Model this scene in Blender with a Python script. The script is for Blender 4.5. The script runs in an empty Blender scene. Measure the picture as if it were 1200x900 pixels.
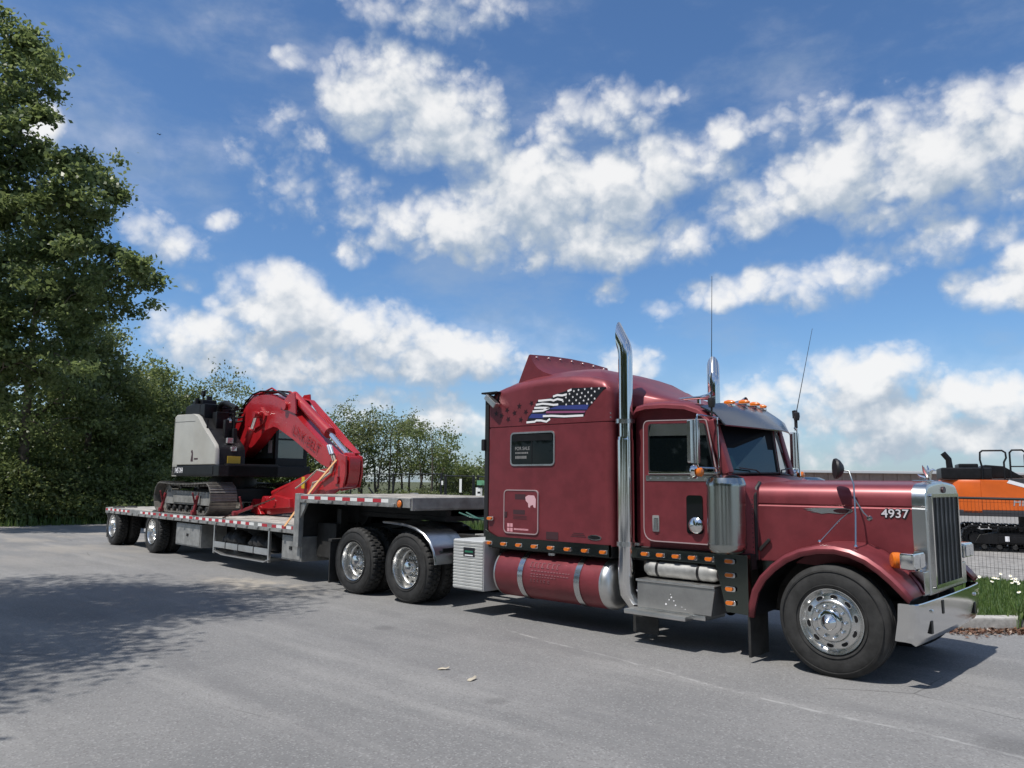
import bpy, bmesh, math, random
import numpy as np
from mathutils import Vector, Matrix

SC = bpy.context.scene
COL = SC.collection
R = math.radians

# ------------------------------------------------------------------ camera
cd = bpy.data.cameras.new("camera")
cam = bpy.data.objects.new("camera", cd)
COL.objects.link(cam)
SC.camera = cam
cd.sensor_width = 36.0
cd.lens = 36.0 * 906.42 / 1200.0
cd.clip_start = 0.05
cd.clip_end = 3000
cam_r = Vector((0.73013283, 0.68324325, 0.00920327))
cam_u = Vector((0.07945856, -0.09827361, 0.99198217))
cam_f = Vector((-0.67866957, 0.72354748, 0.12604232))
cam.matrix_world = Matrix(((cam_r.x, cam_u.x, -cam_f.x, 2.93137),
                           (cam_r.y, cam_u.y, -cam_f.y, -8.70822),
                           (cam_r.z, cam_u.z, -cam_f.z, 1.78970),
                           (0, 0, 0, 1)))

# ------------------------------------------------------------------ exposure
SC.view_settings.view_transform = 'Standard'
SC.view_settings.look = 'None'
SC.view_settings.gamma = 1
SC.view_settings.use_curve_mapping = False
EXPOSURE = 0.55
SC.view_settings.exposure = EXPOSURE
SC.render.engine = 'CYCLES'
SC.cycles.max_bounces = 8
SC.cycles.transparent_max_bounces = 16
SC.cycles.use_denoising = True
SC.cycles.sample_clamp_indirect = 6.0

# ------------------------------------------------------------------ sun
to_sun = Vector((-0.05, -0.50, 1.0)).normalized()
SUN_EL = math.asin(to_sun.z)
sd = bpy.data.lights.new("sun", 'SUN')
sd.energy = 3.3
sd.angle = R(0.6)
sd.color = (1.0, 0.95, 0.88)
sun = bpy.data.objects.new("sun", sd)
COL.objects.link(sun)
sun.rotation_euler = to_sun.to_track_quat('Z', 'Y').to_euler()
sun.location = (0, 0, 30)

# ------------------------------------------------------------------ sky
W = bpy.data.worlds.new("World")
SC.world = W
W.use_nodes = True
NT = W.node_tree
for n in list(NT.nodes):
    NT.nodes.remove(n)
SKY = 0.085
# clouds: azimuth, elevation, half width, half height (degrees), weight
CLOUDS = [(-53.0, 27.4, 4.9, 2.6, 1), (-50.0, 25.9, 5.3, 3.0, 1), (-46.0, 24.6, 4.0, 2.4, 0.9), (-54.9, 26.2, 3.2, 1.9, 0.9), (-59.1, 28.6, 2.6, 0.8, 0.45), (-44.0, 23.2, 3.3, 1.7, 0.7), (-40.7, 20.3, 7.1, 3.5, 1.1), (-47.2, 18.7, 5.9, 2.5, 1), (-35.5, 20.9, 5.4, 2.8, 1.1), (-30.3, 22.7, 4.3, 2.0, 1), (-27.5, 24.4, 2.1, 1.2, 0.9), (-37.4, 18.1, 8.5, 2.2, 0.9), (-42.7, 22.7, 3.3, 2.2, 0.9), (-36.1, 26.6, 3.9, 1.8, 0.55), (-32.5, 27.0, 2.3, 0.9, 0.4), (-40.0, 25.5, 2.6, 1.1, 0.35), (-24.3, 19.6, 4.3, 1.8, 1), (-19.1, 20.4, 4.8, 2.6, 1.15), (-14.2, 21.6, 4.5, 3.0, 1.2), (-10.7, 22.0, 3.9, 3.1, 1.2), (-8.5, 23.0, 2.4, 2.0, 1.1), (-9.7, 19.2, 2.7, 1.8, 0.8), (-18.0, 22.8, 1.6, 1.4, 0.9), (-16.5, 17.8, 3.6, 1.3, 0.6), (-13.1, 15.7, 4.2, 1.1, 0.45), (-21.2, 24.1, 3.4, 1.6, 0.3), (-60.4, 12.1, 4.3, 2.6, 1.15), (-63.9, 9.7, 4.5, 1.8, 1), (-55.8, 10.3, 5.3, 2.5, 1), (-59.4, 8.9, 9.2, 2.1, 0.85), (-55.3, 16.2, 1.4, 1.0, 0.5), (-52.0, 11.4, 2.4, 1.5, 0.6), (-48.0, 9.1, 4.9, 2.0, 1.15), (-45.4, 8.0, 3.1, 1.1, 0.9), (-51.1, 7.9, 2.6, 1.0, 0.8), (-34.6, 8.6, 2.2, 1.2, 0.6), (-27.5, 13.5, 3.2, 1.1, 0.8), (-25.5, 14.0, 1.7, 0.9, 0.8), (-31.1, 12.8, 1.8, 0.6, 0.5), (-11.1, 12.6, 2.3, 1.2, 0.95), (-9.2, 13.1, 1.9, 1.5, 1), (-19.2, 6.7, 4.9, 2.1, 1), (-15.8, 7.7, 2.2, 0.9, 0.8), (-16.7, 4.3, 5.1, 2.0, 1), (-11.5, 5.5, 3.5, 1.9, 1), (-13.3, 3.2, 5.8, 1.7, 0.9), (-22.3, 4.5, 3.2, 2.0, 0.8), (-19.4, 2.1, 7.9, 1.5, 0.75), (-25.6, 5.9, 3.1, 1.3, 0.7), (-75.6, 21.7, 1.3, 1.2, 1), (-67.5, 16.0, 2.5, 1.3, 0.65), (-64.7, 17.8, 1.1, 0.7, 0.6), (-54.4, 5.4, 10.6, 1.6, 0.55), (-48.2, 4.5, 4.4, 1.5, 0.65), (-48.8, 32.7, 5.1, 1.3, 0.35), (-65.8, 13.2, 1.4, 0.6, 0.4), (-36.0, 13.9, 1.4, 0.9, 0.5), (-21.1, 13.8, 4.8, 1.2, 0.4), (-60.6, 22.7, 2.4, 2.8, 0.2), (-40.0, 1.3, 12.2, 1.3, 0.4), (-56.2, 20.3, 3.8, 1.7, 0.3)]


def link(nt, a, b):
    nt.links.new(a, b)


def mathn(nt, op, a, b=None, c=None, clamp=False):
    n = nt.nodes.new('ShaderNodeMath')
    n.operation = op
    n.use_clamp = clamp
    for i, v in enumerate((a, b, c)):
        if v is None:
            continue
        if isinstance(v, (int, float)):
            n.inputs[i].default_value = v
        else:
            nt.links.new(v, n.inputs[i])
    return n.outputs[0]


def vmath(nt, op, a, b=None):
    n = nt.nodes.new('ShaderNodeVectorMath')
    n.operation = op
    for i, v in enumerate((a, b)):
        if v is None:
            continue
        if isinstance(v, (tuple, list)):
            n.inputs[i].default_value = v
        else:
            nt.links.new(v, n.inputs[i])
    return n.outputs['Value'] if op in ('DOT_PRODUCT', 'LENGTH') else n.outputs[0]


def cloud_group():
    g = bpy.data.node_groups.new("cloud_density", 'ShaderNodeTree')
    g.interface.new_socket("Vector", in_out='INPUT', socket_type='NodeSocketVector')
    g.interface.new_socket("Density", in_out='OUTPUT', socket_type='NodeSocketFloat')
    gi = g.nodes.new('NodeGroupInput')
    go = g.nodes.new('NodeGroupOutput')
    d = vmath(g, 'NORMALIZE', gi.outputs[0])
    s = g.nodes.new('ShaderNodeSeparateXYZ')
    link(g, d, s.inputs[0])
    az = mathn(g, 'MULTIPLY', mathn(g, 'ARCTAN2', s.outputs[0], s.outputs[1]), 57.2958)
    el = mathn(g, 'MULTIPLY', mathn(g, 'ARCSINE', s.outputs[2]), 57.2958)
    # ragged outlines: shift the lookup by noise
    def noise(scale, detail, rough, zmul, seed):
        m = vmath(g, 'MULTIPLY', d, (scale, scale, scale * zmul))
        m = vmath(g, 'ADD', m, (seed, seed * 1.7, 0))
        n = g.nodes.new('ShaderNodeTexNoise')
        n.inputs['Scale'].default_value = 1.0
        n.inputs['Detail'].default_value = detail
        n.inputs['Roughness'].default_value = rough
        link(g, m, n.inputs['Vector'])
        return n
    wn = noise(7.0, 3.0, 0.55, 1.1, 3.1)
    wv = vmath(g, 'MULTIPLY', vmath(g, 'SUBTRACT', wn.outputs['Color'], (0.5, 0.5, 0.5)), (3.0, 2.2, 0.0))
    c = g.nodes.new('ShaderNodeCombineXYZ')
    link(g, az, c.inputs[0])
    link(g, el, c.inputs[1])
    p = vmath(g, 'ADD', c.outputs[0], wv)
    acc = None
    for a, e, rx, ry, w in CLOUDS:
        q = vmath(g, 'SUBTRACT', p, (a, e, 0))
        q = vmath(g, 'MULTIPLY', q, (1 / (rx * 1.28), 1 / (ry * 1.36), 0))
        d2 = vmath(g, 'DOT_PRODUCT', q, q)
        b = mathn(g, 'MULTIPLY_ADD', d2, -(w + 0.12), w + 0.12)
        if acc is None:
            acc = b
        else:
            n = g.nodes.new('ShaderNodeMath')
            n.operation = 'SMOOTH_MAX'
            link(g, acc, n.inputs[0])
            link(g, b, n.inputs[1])
            n.inputs[2].default_value = 0.12
            acc = n.outputs[0]
    acc = mathn(g, 'MAXIMUM', acc, -0.6)
    # the rest of the sky carries the same kind of scattered cumulus
    far = noise(3.2, 4.0, 0.5, 2.2, 11.0)
    gl = mathn(g, 'MULTIPLY_ADD', far.outputs['Fac'], 4.0, -1.85)
    away = vmath(g, 'DOT_PRODUCT', d, (-0.6787, 0.7235, 0.126))
    mr = g.nodes.new('ShaderNodeMapRange')
    mr.inputs['From Min'].default_value = 0.80
    mr.inputs['From Max'].default_value = 0.70
    link(g, away, mr.inputs['Value'])
    gl = mathn(g, 'ADD', gl, mathn(g, 'MULTIPLY_ADD', mr.outputs[0], 1.5, -1.5))
    acc = mathn(g, 'MAXIMUM', acc, gl)
    f1 = noise(15.0, 8.0, 0.58, 1.1, 0.0)
    t = mathn(g, 'MULTIPLY_ADD', f1.outputs['Fac'], 1.9, -0.93)

    def billow(scale, amp, bias, seed):
        q = vmath(g, 'ADD', d, vmath(g, 'MULTIPLY', vmath(g, 'SUBTRACT', f1.outputs['Color'], (0.5, 0.5, 0.5)), (0.05, 0.05, 0.05)))
        q = vmath(g, 'MULTIPLY', q, (scale, scale, scale * 1.15))
        q = vmath(g, 'ADD', q, (seed, 0.0, seed))
        v = g.nodes.new('ShaderNodeTexVoronoi')
        v.feature = 'F1'
        v.inputs['Scale'].default_value = 1.0
        v.inputs['Detail'].default_value = 1.0
        v.inputs['Roughness'].default_value = 0.55
        link(g, q, v.inputs['Vector'])
        return mathn(g, 'MULTIPLY_ADD', v.outputs['Distance'], -amp, bias)
    t = mathn(g, 'ADD', t, billow(20.0, 0.72, 0.53, 2.0))
    t = mathn(g, 'ADD', t, billow(52.0, 0.34, 0.22, 5.0))
    link(g, mathn(g, 'ADD', acc, t), go.inputs[0])
    return g


CG = cloud_group()
tc = NT.nodes.new('ShaderNodeTexCoord')
gA = NT.nodes.new('ShaderNodeGroup')
gA.node_tree = CG
link(NT, tc.outputs['Generated'], gA.inputs[0])
gB = NT.nodes.new('ShaderNodeGroup')
gB.node_tree = CG
link(NT, vmath(NT, 'ADD', tc.outputs['Generated'], (-0.010, -0.006, 0.038)), gB.inputs[0])
dens = gA.outputs[0]
up = gB.outputs[0]


def smooth(nt, v, a, b):
    m = nt.nodes.new('ShaderNodeMapRange')
    m.interpolation_type = 'SMOOTHSTEP'
    m.inputs['From Min'].default_value = a
    m.inputs['From Max'].default_value = b
    link(nt, v, m.inputs['Value'])
    return m.outputs[0]


alpha = smooth(NT, dens, -0.22, 1.0)
lit = smooth(NT, mathn(NT, 'SUBTRACT', mathn(NT, 'MULTIPLY', dens, 1.0), mathn(NT, 'MULTIPLY', up, 0.9)), -0.52, 0.98)
# a thin uneven veil of high cloud
vn = NT.nodes.new('ShaderNodeTexNoise')
vn.inputs['Scale'].default_value = 1.0
vn.inputs['Detail'].default_value = 7
vn.inputs['Roughness'].default_value = 0.6
link(NT, vmath(NT, 'MULTIPLY', tc.outputs['Generated'], (5.0, 5.0, 11.0)), vn.inputs['Vector'])
veil = mathn(NT, 'MULTIPLY', smooth(NT, vn.outputs['Fac'], 0.42, 0.76), 0.36)
sz = NT.nodes.new('ShaderNodeSeparateXYZ')
link(NT, vmath(NT, 'NORMALIZE', tc.outputs['Generated']), sz.inputs[0])
low = mathn(NT, 'MULTIPLY', smooth(NT, sz.outputs[2], 0.20, 0.0), 0.55)
alpha = mathn(NT, 'MAXIMUM', alpha, mathn(NT, 'MAXIMUM', veil, low))
sky = NT.nodes.new('ShaderNodeTexSky')
sky.sky_type = 'NISHITA'
sky.sun_disc = False
sky.sun_elevation = SUN_EL
sky.sun_rotation = math.atan2(to_sun.x, to_sun.y)
sky.altitude = 100
sky.air_density = 1.0
sky.dust_density = 0.6
sky.ozone_density = 2.2
mc = NT.nodes.new('ShaderNodeMix')
mc.data_type = 'RGBA'
K = 1.0 / SKY / (2 ** EXPOSURE)
mc.inputs['A'].default_value = (0.42 * K, 0.50 * K, 0.60 * K, 1)
mc.inputs['B'].default_value = (0.93 * K, 0.93 * K, 0.93 * K, 1)
link(NT, lit, mc.inputs['Factor'])
hs = NT.nodes.new('ShaderNodeHueSaturation')
hs.inputs['Saturation'].default_value = 1.0
hs.inputs['Value'].default_value = 1.0
link(NT, sky.outputs[0], hs.inputs['Color'])
ms = NT.nodes.new('ShaderNodeMix')
ms.data_type = 'RGBA'
link(NT, mathn(NT, 'MULTIPLY', alpha, 0.96), ms.inputs['Factor'])
tint = NT.nodes.new('ShaderNodeMix')
tint.data_type = 'RGBA'
tint.blend_type = 'MULTIPLY'
tint.inputs['Factor'].default_value = 1.0
link(NT, hs.outputs[0], tint.inputs['A'])
tint.inputs['B'].default_value = (0.65, 0.865, 1.07, 1)
link(NT, tint.outputs['Result'], ms.inputs['A'])
link(NT, mc.outputs['Result'], ms.inputs['B'])
bg = NT.nodes.new('ShaderNodeBackground')
bg.inputs['Strength'].default_value = SKY
link(NT, ms.outputs['Result'], bg.inputs['Color'])
wo = NT.nodes.new('ShaderNodeOutputWorld')
link(NT, bg.outputs[0], wo.inputs['Surface'])
W.cycles.sampling_method = 'MANUAL'
W.cycles.sample_map_resolution = 512


# ------------------------------------------------------------------ materials
MATS = {}


def mat(name, col, rough=0.5, metal=0.0, coat=0.0, coat_rough=0.05, spec=0.5, var=0.0, vscale=6.0, bump=0.0, bscale=60.0, rvar=0.0):
    m = bpy.data.materials.new(name)
    m.use_nodes = True
    nt = m.node_tree
    b = nt.nodes['Principled BSDF']
    b.inputs['Base Color'].default_value = (*col, 1)
    b.inputs['Roughness'].default_value = rough
    b.inputs['Metallic'].default_value = metal
    b.inputs['Coat Weight'].default_value = coat
    b.inputs['Coat Roughness'].default_value = coat_rough
    b.inputs['Specular IOR Level'].default_value = spec
    if var or rvar or bump:
        t = nt.nodes.new('ShaderNodeTexCoord')
    if var or rvar:
        n = nt.nodes.new('ShaderNodeTexNoise')
        n.inputs['Scale'].default_value = vscale
        n.inputs['Detail'].default_value = 6
        n.inputs['Roughness'].default_value = 0.65
        link(nt, t.outputs['Object'], n.inputs['Vector'])
    if var:
        x = nt.nodes.new('ShaderNodeMix')
        x.data_type = 'RGBA'
        x.inputs['A'].default_value = (*[c * (1 - var) for c in col], 1)
        x.inputs['B'].default_value = (*[min(1, c * (1 + var)) for c in col], 1)
        link(nt, smooth(nt, n.outputs['Fac'], 0.3, 0.7), x.inputs['Factor'])
        link(nt, x.outputs['Result'], b.inputs['Base Color'])
    if rvar:
        link(nt, mathn(nt, 'MULTIPLY_ADD', n.outputs['Fac'], rvar * 2, rough - rvar, clamp=True), b.inputs['Roughness'])
    if bump:
        n2 = nt.nodes.new('ShaderNodeTexNoise')
        n2.inputs['Scale'].default_value = bscale
        n2.inputs['Detail'].default_value = 4
        link(nt, t.outputs['Object'], n2.inputs['Vector'])
        bp = nt.nodes.new('ShaderNodeBump')
        bp.inputs['Strength'].default_value = bump
        bp.inputs['Distance'].default_value = 0.01
        link(nt, n2.outputs['Fac'], bp.inputs['Height'])
        link(nt, bp.outputs[0], b.inputs['Normal'])
    MATS[name] = m
    return m


PAINT = mat('maroon_paint', (0.195, 0.033, 0.042), 0.47, 0.42, 0.32, 0.30, rvar=0.07, vscale=4, var=0.14)
PAINT_D = mat('dark_red_decal', (0.022, 0.003, 0.006), 0.4)
CHROME = mat('chrome', (0.72, 0.72, 0.71), 0.11, 1.0, rvar=0.05, vscale=5, bump=0.02, bscale=9)
STEEL = mat('stainless_steel', (0.55, 0.56, 0.56), 0.24, 1.0, rvar=0.08, vscale=4, bump=0.03, bscale=12)
ALU = mat('brushed_aluminium', (0.62, 0.62, 0.61), 0.38, 1.0, var=0.12, vscale=3, rvar=0.08)
ALU_D = mat('weathered_aluminium', (0.34, 0.34, 0.33), 0.55, 0.6, var=0.25, vscale=5, rvar=0.1)
DARK_REFL = mat('dark_reflection_stainless', (0.10, 0.115, 0.105), 0.16, 1.0, rvar=0.06, vscale=5)  # stainless darkened in its colour for the dark surroundings it mirrors
CANN = mat('canister_steel', (0.36, 0.38, 0.37), 0.2, 1.0, rvar=0.06, vscale=4)
ALU_B = mat('bright_tread_aluminium', (0.62, 0.63, 0.62), 0.5, 0.5, var=0.08, vscale=4)
WHEEL = mat('polished_wheel', (0.66, 0.66, 0.65), 0.26, 1.0, rvar=0.06, vscale=8)
RUBBER = mat('tyre_rubber', (0.023, 0.023, 0.023), 0.75, var=0.45, vscale=7, bump=0.15, bscale=120)
BLACK = mat('black_metal', (0.008, 0.008, 0.009), 0.45, var=0.4, vscale=5, spec=0.3)
FRAME = mat('chassis_black', (0.02, 0.02, 0.02), 0.7, var=0.5, vscale=4)
PLASTIC = mat('black_plastic', (0.015, 0.015, 0.016), 0.5)
GLASS = mat('dark_glass', (0.003, 0.005, 0.006), 0.03, spec=0.25)
GLASS_T = mat('tinted_screen_glass', (0.01, 0.03, 0.03), 0.02, spec=0.9)
AMBER = mat('amber_lens', (0.62, 0.15, 0.010), 0.25, coat=0.4)
LENS = mat('clear_lens', (0.55, 0.57, 0.58), 0.1, 0.6, coat=1.0)
WHITE = mat('white_vinyl', (0.78, 0.78, 0.80), 0.5)
BLUE = mat('blue_vinyl', (0.03, 0.045, 0.20), 0.5)
PURPLE = mat('purple_vinyl', (0.25, 0.07, 0.16), 0.5)
BLACKV = mat('black_vinyl', (0.008, 0.008, 0.012), 0.45)
GREYV = mat('grey_vinyl', (0.34, 0.26, 0.27), 0.5)
DARKPR = mat('faded_dark_print', (0.05, 0.02, 0.025), 0.5)
REDTAPE = mat('red_reflective_tape', (0.42, 0.02, 0.035), 0.35)
WHITETAPE = mat('white_reflective_tape', (0.75, 0.76, 0.76), 0.35)
DECKM = mat('worn_deck_wood', (0.36, 0.34, 0.31), 0.85, var=0.35, vscale=3, bump=0.3, bscale=40)
GREENV = mat('green_sticker', (0.02, 0.14, 0.08), 0.5)
LINE = mat('air_line_green', (0.02, 0.10, 0.08), 0.4)


def slot(m):
    return m if isinstance(m, (list, tuple)) else [m]


# ------------------------------------------------------------------ mesh builder
class MB:
    def __init__(s):
        s.bm = bmesh.new()

    def _tag(s, faces, m):
        for f in faces:
            f.material_index = m

    def box(s, x0, x1, y0, y1, z0, z1, bev=0.0, m=0, mtx=None, seg=2):
        bm = s.bm
        vs = [bm.verts.new((x, y, z)) for x in (x0, x1) for y in (y0, y1) for z in (z0, z1)]
        idx = [(0, 1, 3, 2), (4, 6, 7, 5), (0, 4, 5, 1), (2, 3, 7, 6), (0, 2, 6, 4), (1, 5, 7, 3)]
        fs = [bm.faces.new([vs[i] for i in q]) for q in idx]
        s._tag(fs, m)
        if mtx is not None:
            for v in vs:
                v.co = mtx @ v.co
        if bev > 0:
            es = list({e for f in fs for e in f.edges})
            bmesh.ops.bevel(bm, geom=es, offset=bev, segments=seg, profile=0.5, affect='EDGES', material=-1)
        return s

    def bar(s, p0, p1, w, h, bev=0.0, m=0, up=(0, 0, 1)):
        p0, p1 = Vector(p0), Vector(p1)
        x = (p1 - p0)
        L = x.length
        x.normalize()
        u = Vector(up)
        if abs(x.dot(u)) > 0.98:
            u = Vector((0, 1, 0))
        y = u.cross(x).normalized()
        z = x.cross(y)
        M = Matrix(((x.x, y.x, z.x, p0.x), (x.y, y.y, z.y, p0.y), (x.z, y.z, z.z, p0.z), (0, 0, 0, 1)))
        return s.box(0, L, -w / 2, w / 2, -h / 2, h / 2, bev, m, M)

    def loft(s, rings, closed=True, cap0=True, cap1=True, m=0, mf=None):
        bm = s.bm
        rv = [[bm.verts.new(p) for p in r] for r in rings]
        n = len(rings[0])
        for i in range(len(rv) - 1):
            for j in range(n if closed else n - 1):
                k = (j + 1) % n
                f = bm.faces.new((rv[i][j], rv[i][k], rv[i + 1][k], rv[i + 1][j]))
                f.material_index = mf(i, j) if mf else m
        if closed and cap0:
            bm.faces.new(rv[0]).material_index = m
        if closed and cap1:
            bm.faces.new(rv[-1][::-1]).material_index = m
        return s

    def tube(s, pts, r, n=8, m=0, caps=True):
        pts = [Vector(p) for p in pts]
        rs = r if isinstance(r, (list, tuple)) else [r] * len(pts)
        rings = []
        t0 = (pts[1] - pts[0]).normalized()
        a = Vector((0, 0, 1)) if abs(t0.z) < 0.9 else Vector((1, 0, 0))
        u = t0.cross(a).normalized()
        for i, p in enumerate(pts):
            if i == 0:
                t = t0
            elif i == len(pts) - 1:
                t = (pts[i] - pts[i - 1]).normalized()
            else:
                t = ((pts[i + 1] - p).normalized() + (p - pts[i - 1]).normalized()).normalized()
            u = (u - t * u.dot(t)).normalized()
            v = t.cross(u)
            rings.append([p + (u * math.cos(k * 2 * math.pi / n) + v * math.sin(k * 2 * math.pi / n)) * rs[i] for k in range(n)])
        return s.loft(rings, True, caps, caps, m)

    def cyl(s, p0, p1, r0, r1=None, n=16, m=0, caps=True):
        return s.tube([p0, p1], [r0, r0 if r1 is None else r1], n, m, caps)

    def lathe(s, prof, o=(0, 0, 0), axis='Y', n=32, m=0, caps=True, mf=None, rf=None):
        """prof: list of (a, r) along the axis."""
        rings = []
        for i, (a, r) in enumerate(prof):
            ring = []
            for k in range(n):
                t = k * 2 * math.pi / n
                rr = rf(i, k, r) if rf else r
                c, q = math.cos(t) * rr, math.sin(t) * rr
                if axis == 'Y':
                    p = (o[0] + c, o[1] + a, o[2] + q)
                elif axis == 'X':
                    p = (o[0] + a, o[1] + c, o[2] + q)
                else:
                    p = (o[0] + c, o[1] + q, o[2] + a)
                ring.append(p)
            rings.append(ring)
        return s.loft(rings, True, caps, caps, m, mf)

    def prism(s, poly, y0, y1, m=0, bev=0.0, axis='Y', seg=2):
        bm = s.bm

        def P(a, b, t):
            return (a, t, b) if axis == 'Y' else ((t, a, b) if axis == 'X' else (a, b, t))
        A = [bm.verts.new(P(a, b, y0)) for a, b in poly]
        B = [bm.verts.new(P(a, b, y1)) for a, b in poly]
        fs = [bm.faces.new(A), bm.faces.new(B[::-1])]
        n = len(poly)
        for i in range(n):
            j = (i + 1) % n
            fs.append(bm.faces.new((A[i], B[i], B[j], A[j])))
        s._tag(fs, m)
        if bev > 0:
            es = list(set(fs[0].edges) | set(fs[1].edges))
            bmesh.ops.bevel(bm, geom=es, offset=bev, segments=seg, profile=0.5, affect='EDGES', material=-1)
        return s

    def ribbon(s, pts, w, y, t=0.003, m=0, axis='Y'):
        """flat band following pts (a,b) in a plane, width w, raised t towards -axis."""
        up, lo = [], []
        for i, (a, b) in enumerate(pts):
            a0, b0 = pts[max(0, i - 1)]
            a1, b1 = pts[min(len(pts) - 1, i + 1)]
            d = math.hypot(a1 - a0, b1 - b0) or 1
            nx, nz = -(b1 - b0) / d, (a1 - a0) / d
            up.append((a + nx * w / 2, b + nz * w / 2))
            lo.append((a - nx * w / 2, b - nz * w / 2))
        return s.prism(up + lo[::-1], y, y - t, m, axis=axis)

    def islands(s):
        seen, out = set(), []
        for v in s.bm.verts:
            if v in seen:
                continue
            st, grp = [v], []
            seen.add(v)
            while st:
                q = st.pop()
                grp.append(q)
                for e in q.link_edges:
                    w = e.other_vert(q)
                    if w not in seen:
                        seen.add(w)
                        st.append(w)
            out.append(grp)
        return out

    def build_each(s, name, mats, parent=None, **kw):
        """every loose piece becomes an object of its own"""
        res = []
        for grp in s.islands():
            m = MB()
            new = {v: m.bm.verts.new(v.co) for v in grp}
            for f in {f for v in grp for f in v.link_faces}:
                g = m.bm.faces.new([new[v] for v in f.verts])
                g.material_index = f.material_index
            res.append(m.build(name, mats, parent, **kw))
        s.bm.free()
        return res

    def build(s, name, mats, parent=None, ang=35, off=None, kind=None, label=None, recalc=True):
        bm = s.bm
        if off is not None:
            bmesh.ops.translate(bm, verts=bm.verts, vec=off)
        if recalc:
            bmesh.ops.recalc_face_normals(bm, faces=bm.faces)
        me = bpy.data.meshes.new(name)
        bm.to_mesh(me)
        bm.free()
        for mm in slot(mats):
            me.materials.append(mm)
        if ang:
            me.polygons.foreach_set('use_smooth', [True] * len(me.polygons))
            me.set_sharp_from_angle(angle=R(ang))
        o = obj(name, me, parent, kind, label)
        if ang and kind != 'stuff':
            w = o.modifiers.new('weighted normals', 'WEIGHTED_NORMAL')
            w.keep_sharp = True
        return o


def obj(name, me, parent=None, kind=None, label=None):
    o = bpy.data.objects.new(name, me)
    COL.objects.link(o)
    if parent is not None:
        o.parent = parent
    if kind:
        o['kind'] = kind
    if label:
        o['label'] = label
    return o


def tag(o, label, cat, group=None, kind=None):
    o['label'] = label
    o['category'] = cat
    if group:
        o['group'] = group
    if kind:
        o['kind'] = kind
    return o


def thing(name, label, cat, loc=(0, 0, 0), rz=0.0, group=None):
    o = obj(name, None)
    o.location = loc
    o.rotation_euler = (0, 0, rz)
    return tag(o, label, cat, group)


def empty(name, parent, loc=(0, 0, 0), rz=0.0):
    o = obj(name, None, parent)
    o.location = loc
    o.rotation_euler = (0, 0, rz)
    return o


def kids(o):
    return [c for c in bpy.data.objects if c.parent == o]


def dup(o, parent='same', **kw):
    c = o.copy()
    COL.objects.link(c)
    if parent != 'same':
        c.parent = parent
    for k, v in kw.items():
        setattr(c, k, v)
    for ch in kids(o):
        dup(ch, c)
    return c


def mirror_y(o):
    """the same part on the other side of the vehicle"""
    c = dup(o)
    c.scale = (1, -1, 1)
    c.location = (o.location.x, -o.location.y, o.location.z)
    return c


def rpoly(pts, rad, n=5):
    """polygon with rounded corners"""
    out = []
    N = len(pts)
    for i in range(N):
        p = Vector(pts[i])
        a = Vector(pts[i - 1])
        b = Vector(pts[(i + 1) % N])
        r = rad[i] if isinstance(rad, (list, tuple)) else rad
        if r <= 0:
            out.append(tuple(p))
            continue
        da, db = (a - p).normalized(), (b - p).normalized()
        ang = da.angle(db)
        d = min(r / math.tan(ang / 2), (a - p).length * 0.48, (b - p).length * 0.48)
        p0, p1 = p + da * d, p + db * d
        for k in range(n + 1):
            t = k / n
            q = p0 * (1 - t) ** 2 + p * 2 * t * (1 - t) + p1 * t * t
            out.append(tuple(q))
    return out


def rect(a0, a1, b0, b1, r=0.0, n=5):
    p = [(a0, b0), (a1, b0), (a1, b1), (a0, b1)]
    return rpoly(p, r, n) if r else p


def frame_ring(mb, outer, w, y0, y1, m=0, axis='Y'):
    """closed moulding of width w along a polygon"""
    n = len(outer)
    cx = sum(p[0] for p in outer) / n
    cz = sum(p[1] for p in outer) / n
    inner = []
    for i, p in enumerate(outer):
        a, b = Vector(outer[i - 1]), Vector(outer[(i + 1) % n])
        d = (b - a)
        nrm = Vector((-d.y, d.x)).normalized()
        if nrm.dot(Vector((cx - p[0], cz - p[1]))) < 0:
            nrm = -nrm
        inner.append((p[0] + nrm.x * w, p[1] + nrm.y * w))

    def P(q, t):
        return (q[0], t, q[1]) if axis == 'Y' else (t, q[0], q[1])
    rings = [[P(p, y0) for p in outer], [P(p, y1) for p in outer], [P(p, y1) for p in inner], [P(p, y0) for p in inner]]
    rings.append(rings[0])
    mb.loft(rings, True, False, False, m)
    return mb


def lettering(name, txt, size, loc, material, parent=None, rot=(R(90), 0, 0), extrude=0.002, sx=1.0, shear=0.0, align='CENTER', bold=0.0):
    cu = bpy.data.curves.new(name, 'FONT')
    cu.body = txt
    cu.size = size
    cu.align_x = align
    cu.align_y = 'CENTER'
    cu.extrude = extrude
    cu.shear = shear
    cu.offset = bold
    cu.materials.append(material)
    o = bpy.data.objects.new(name, cu)
    COL.objects.link(o)
    dg = bpy.context.evaluated_depsgraph_get()
    me = bpy.data.meshes.new_from_object(o.evaluated_get(dg))
    bpy.data.objects.remove(o)
    bpy.data.curves.remove(cu)
    me.name = name
    o = obj(name, me, parent)
    o.location = loc
    o.rotation_euler = rot
    o.scale = (sx, 1, 1)
    return o

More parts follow.
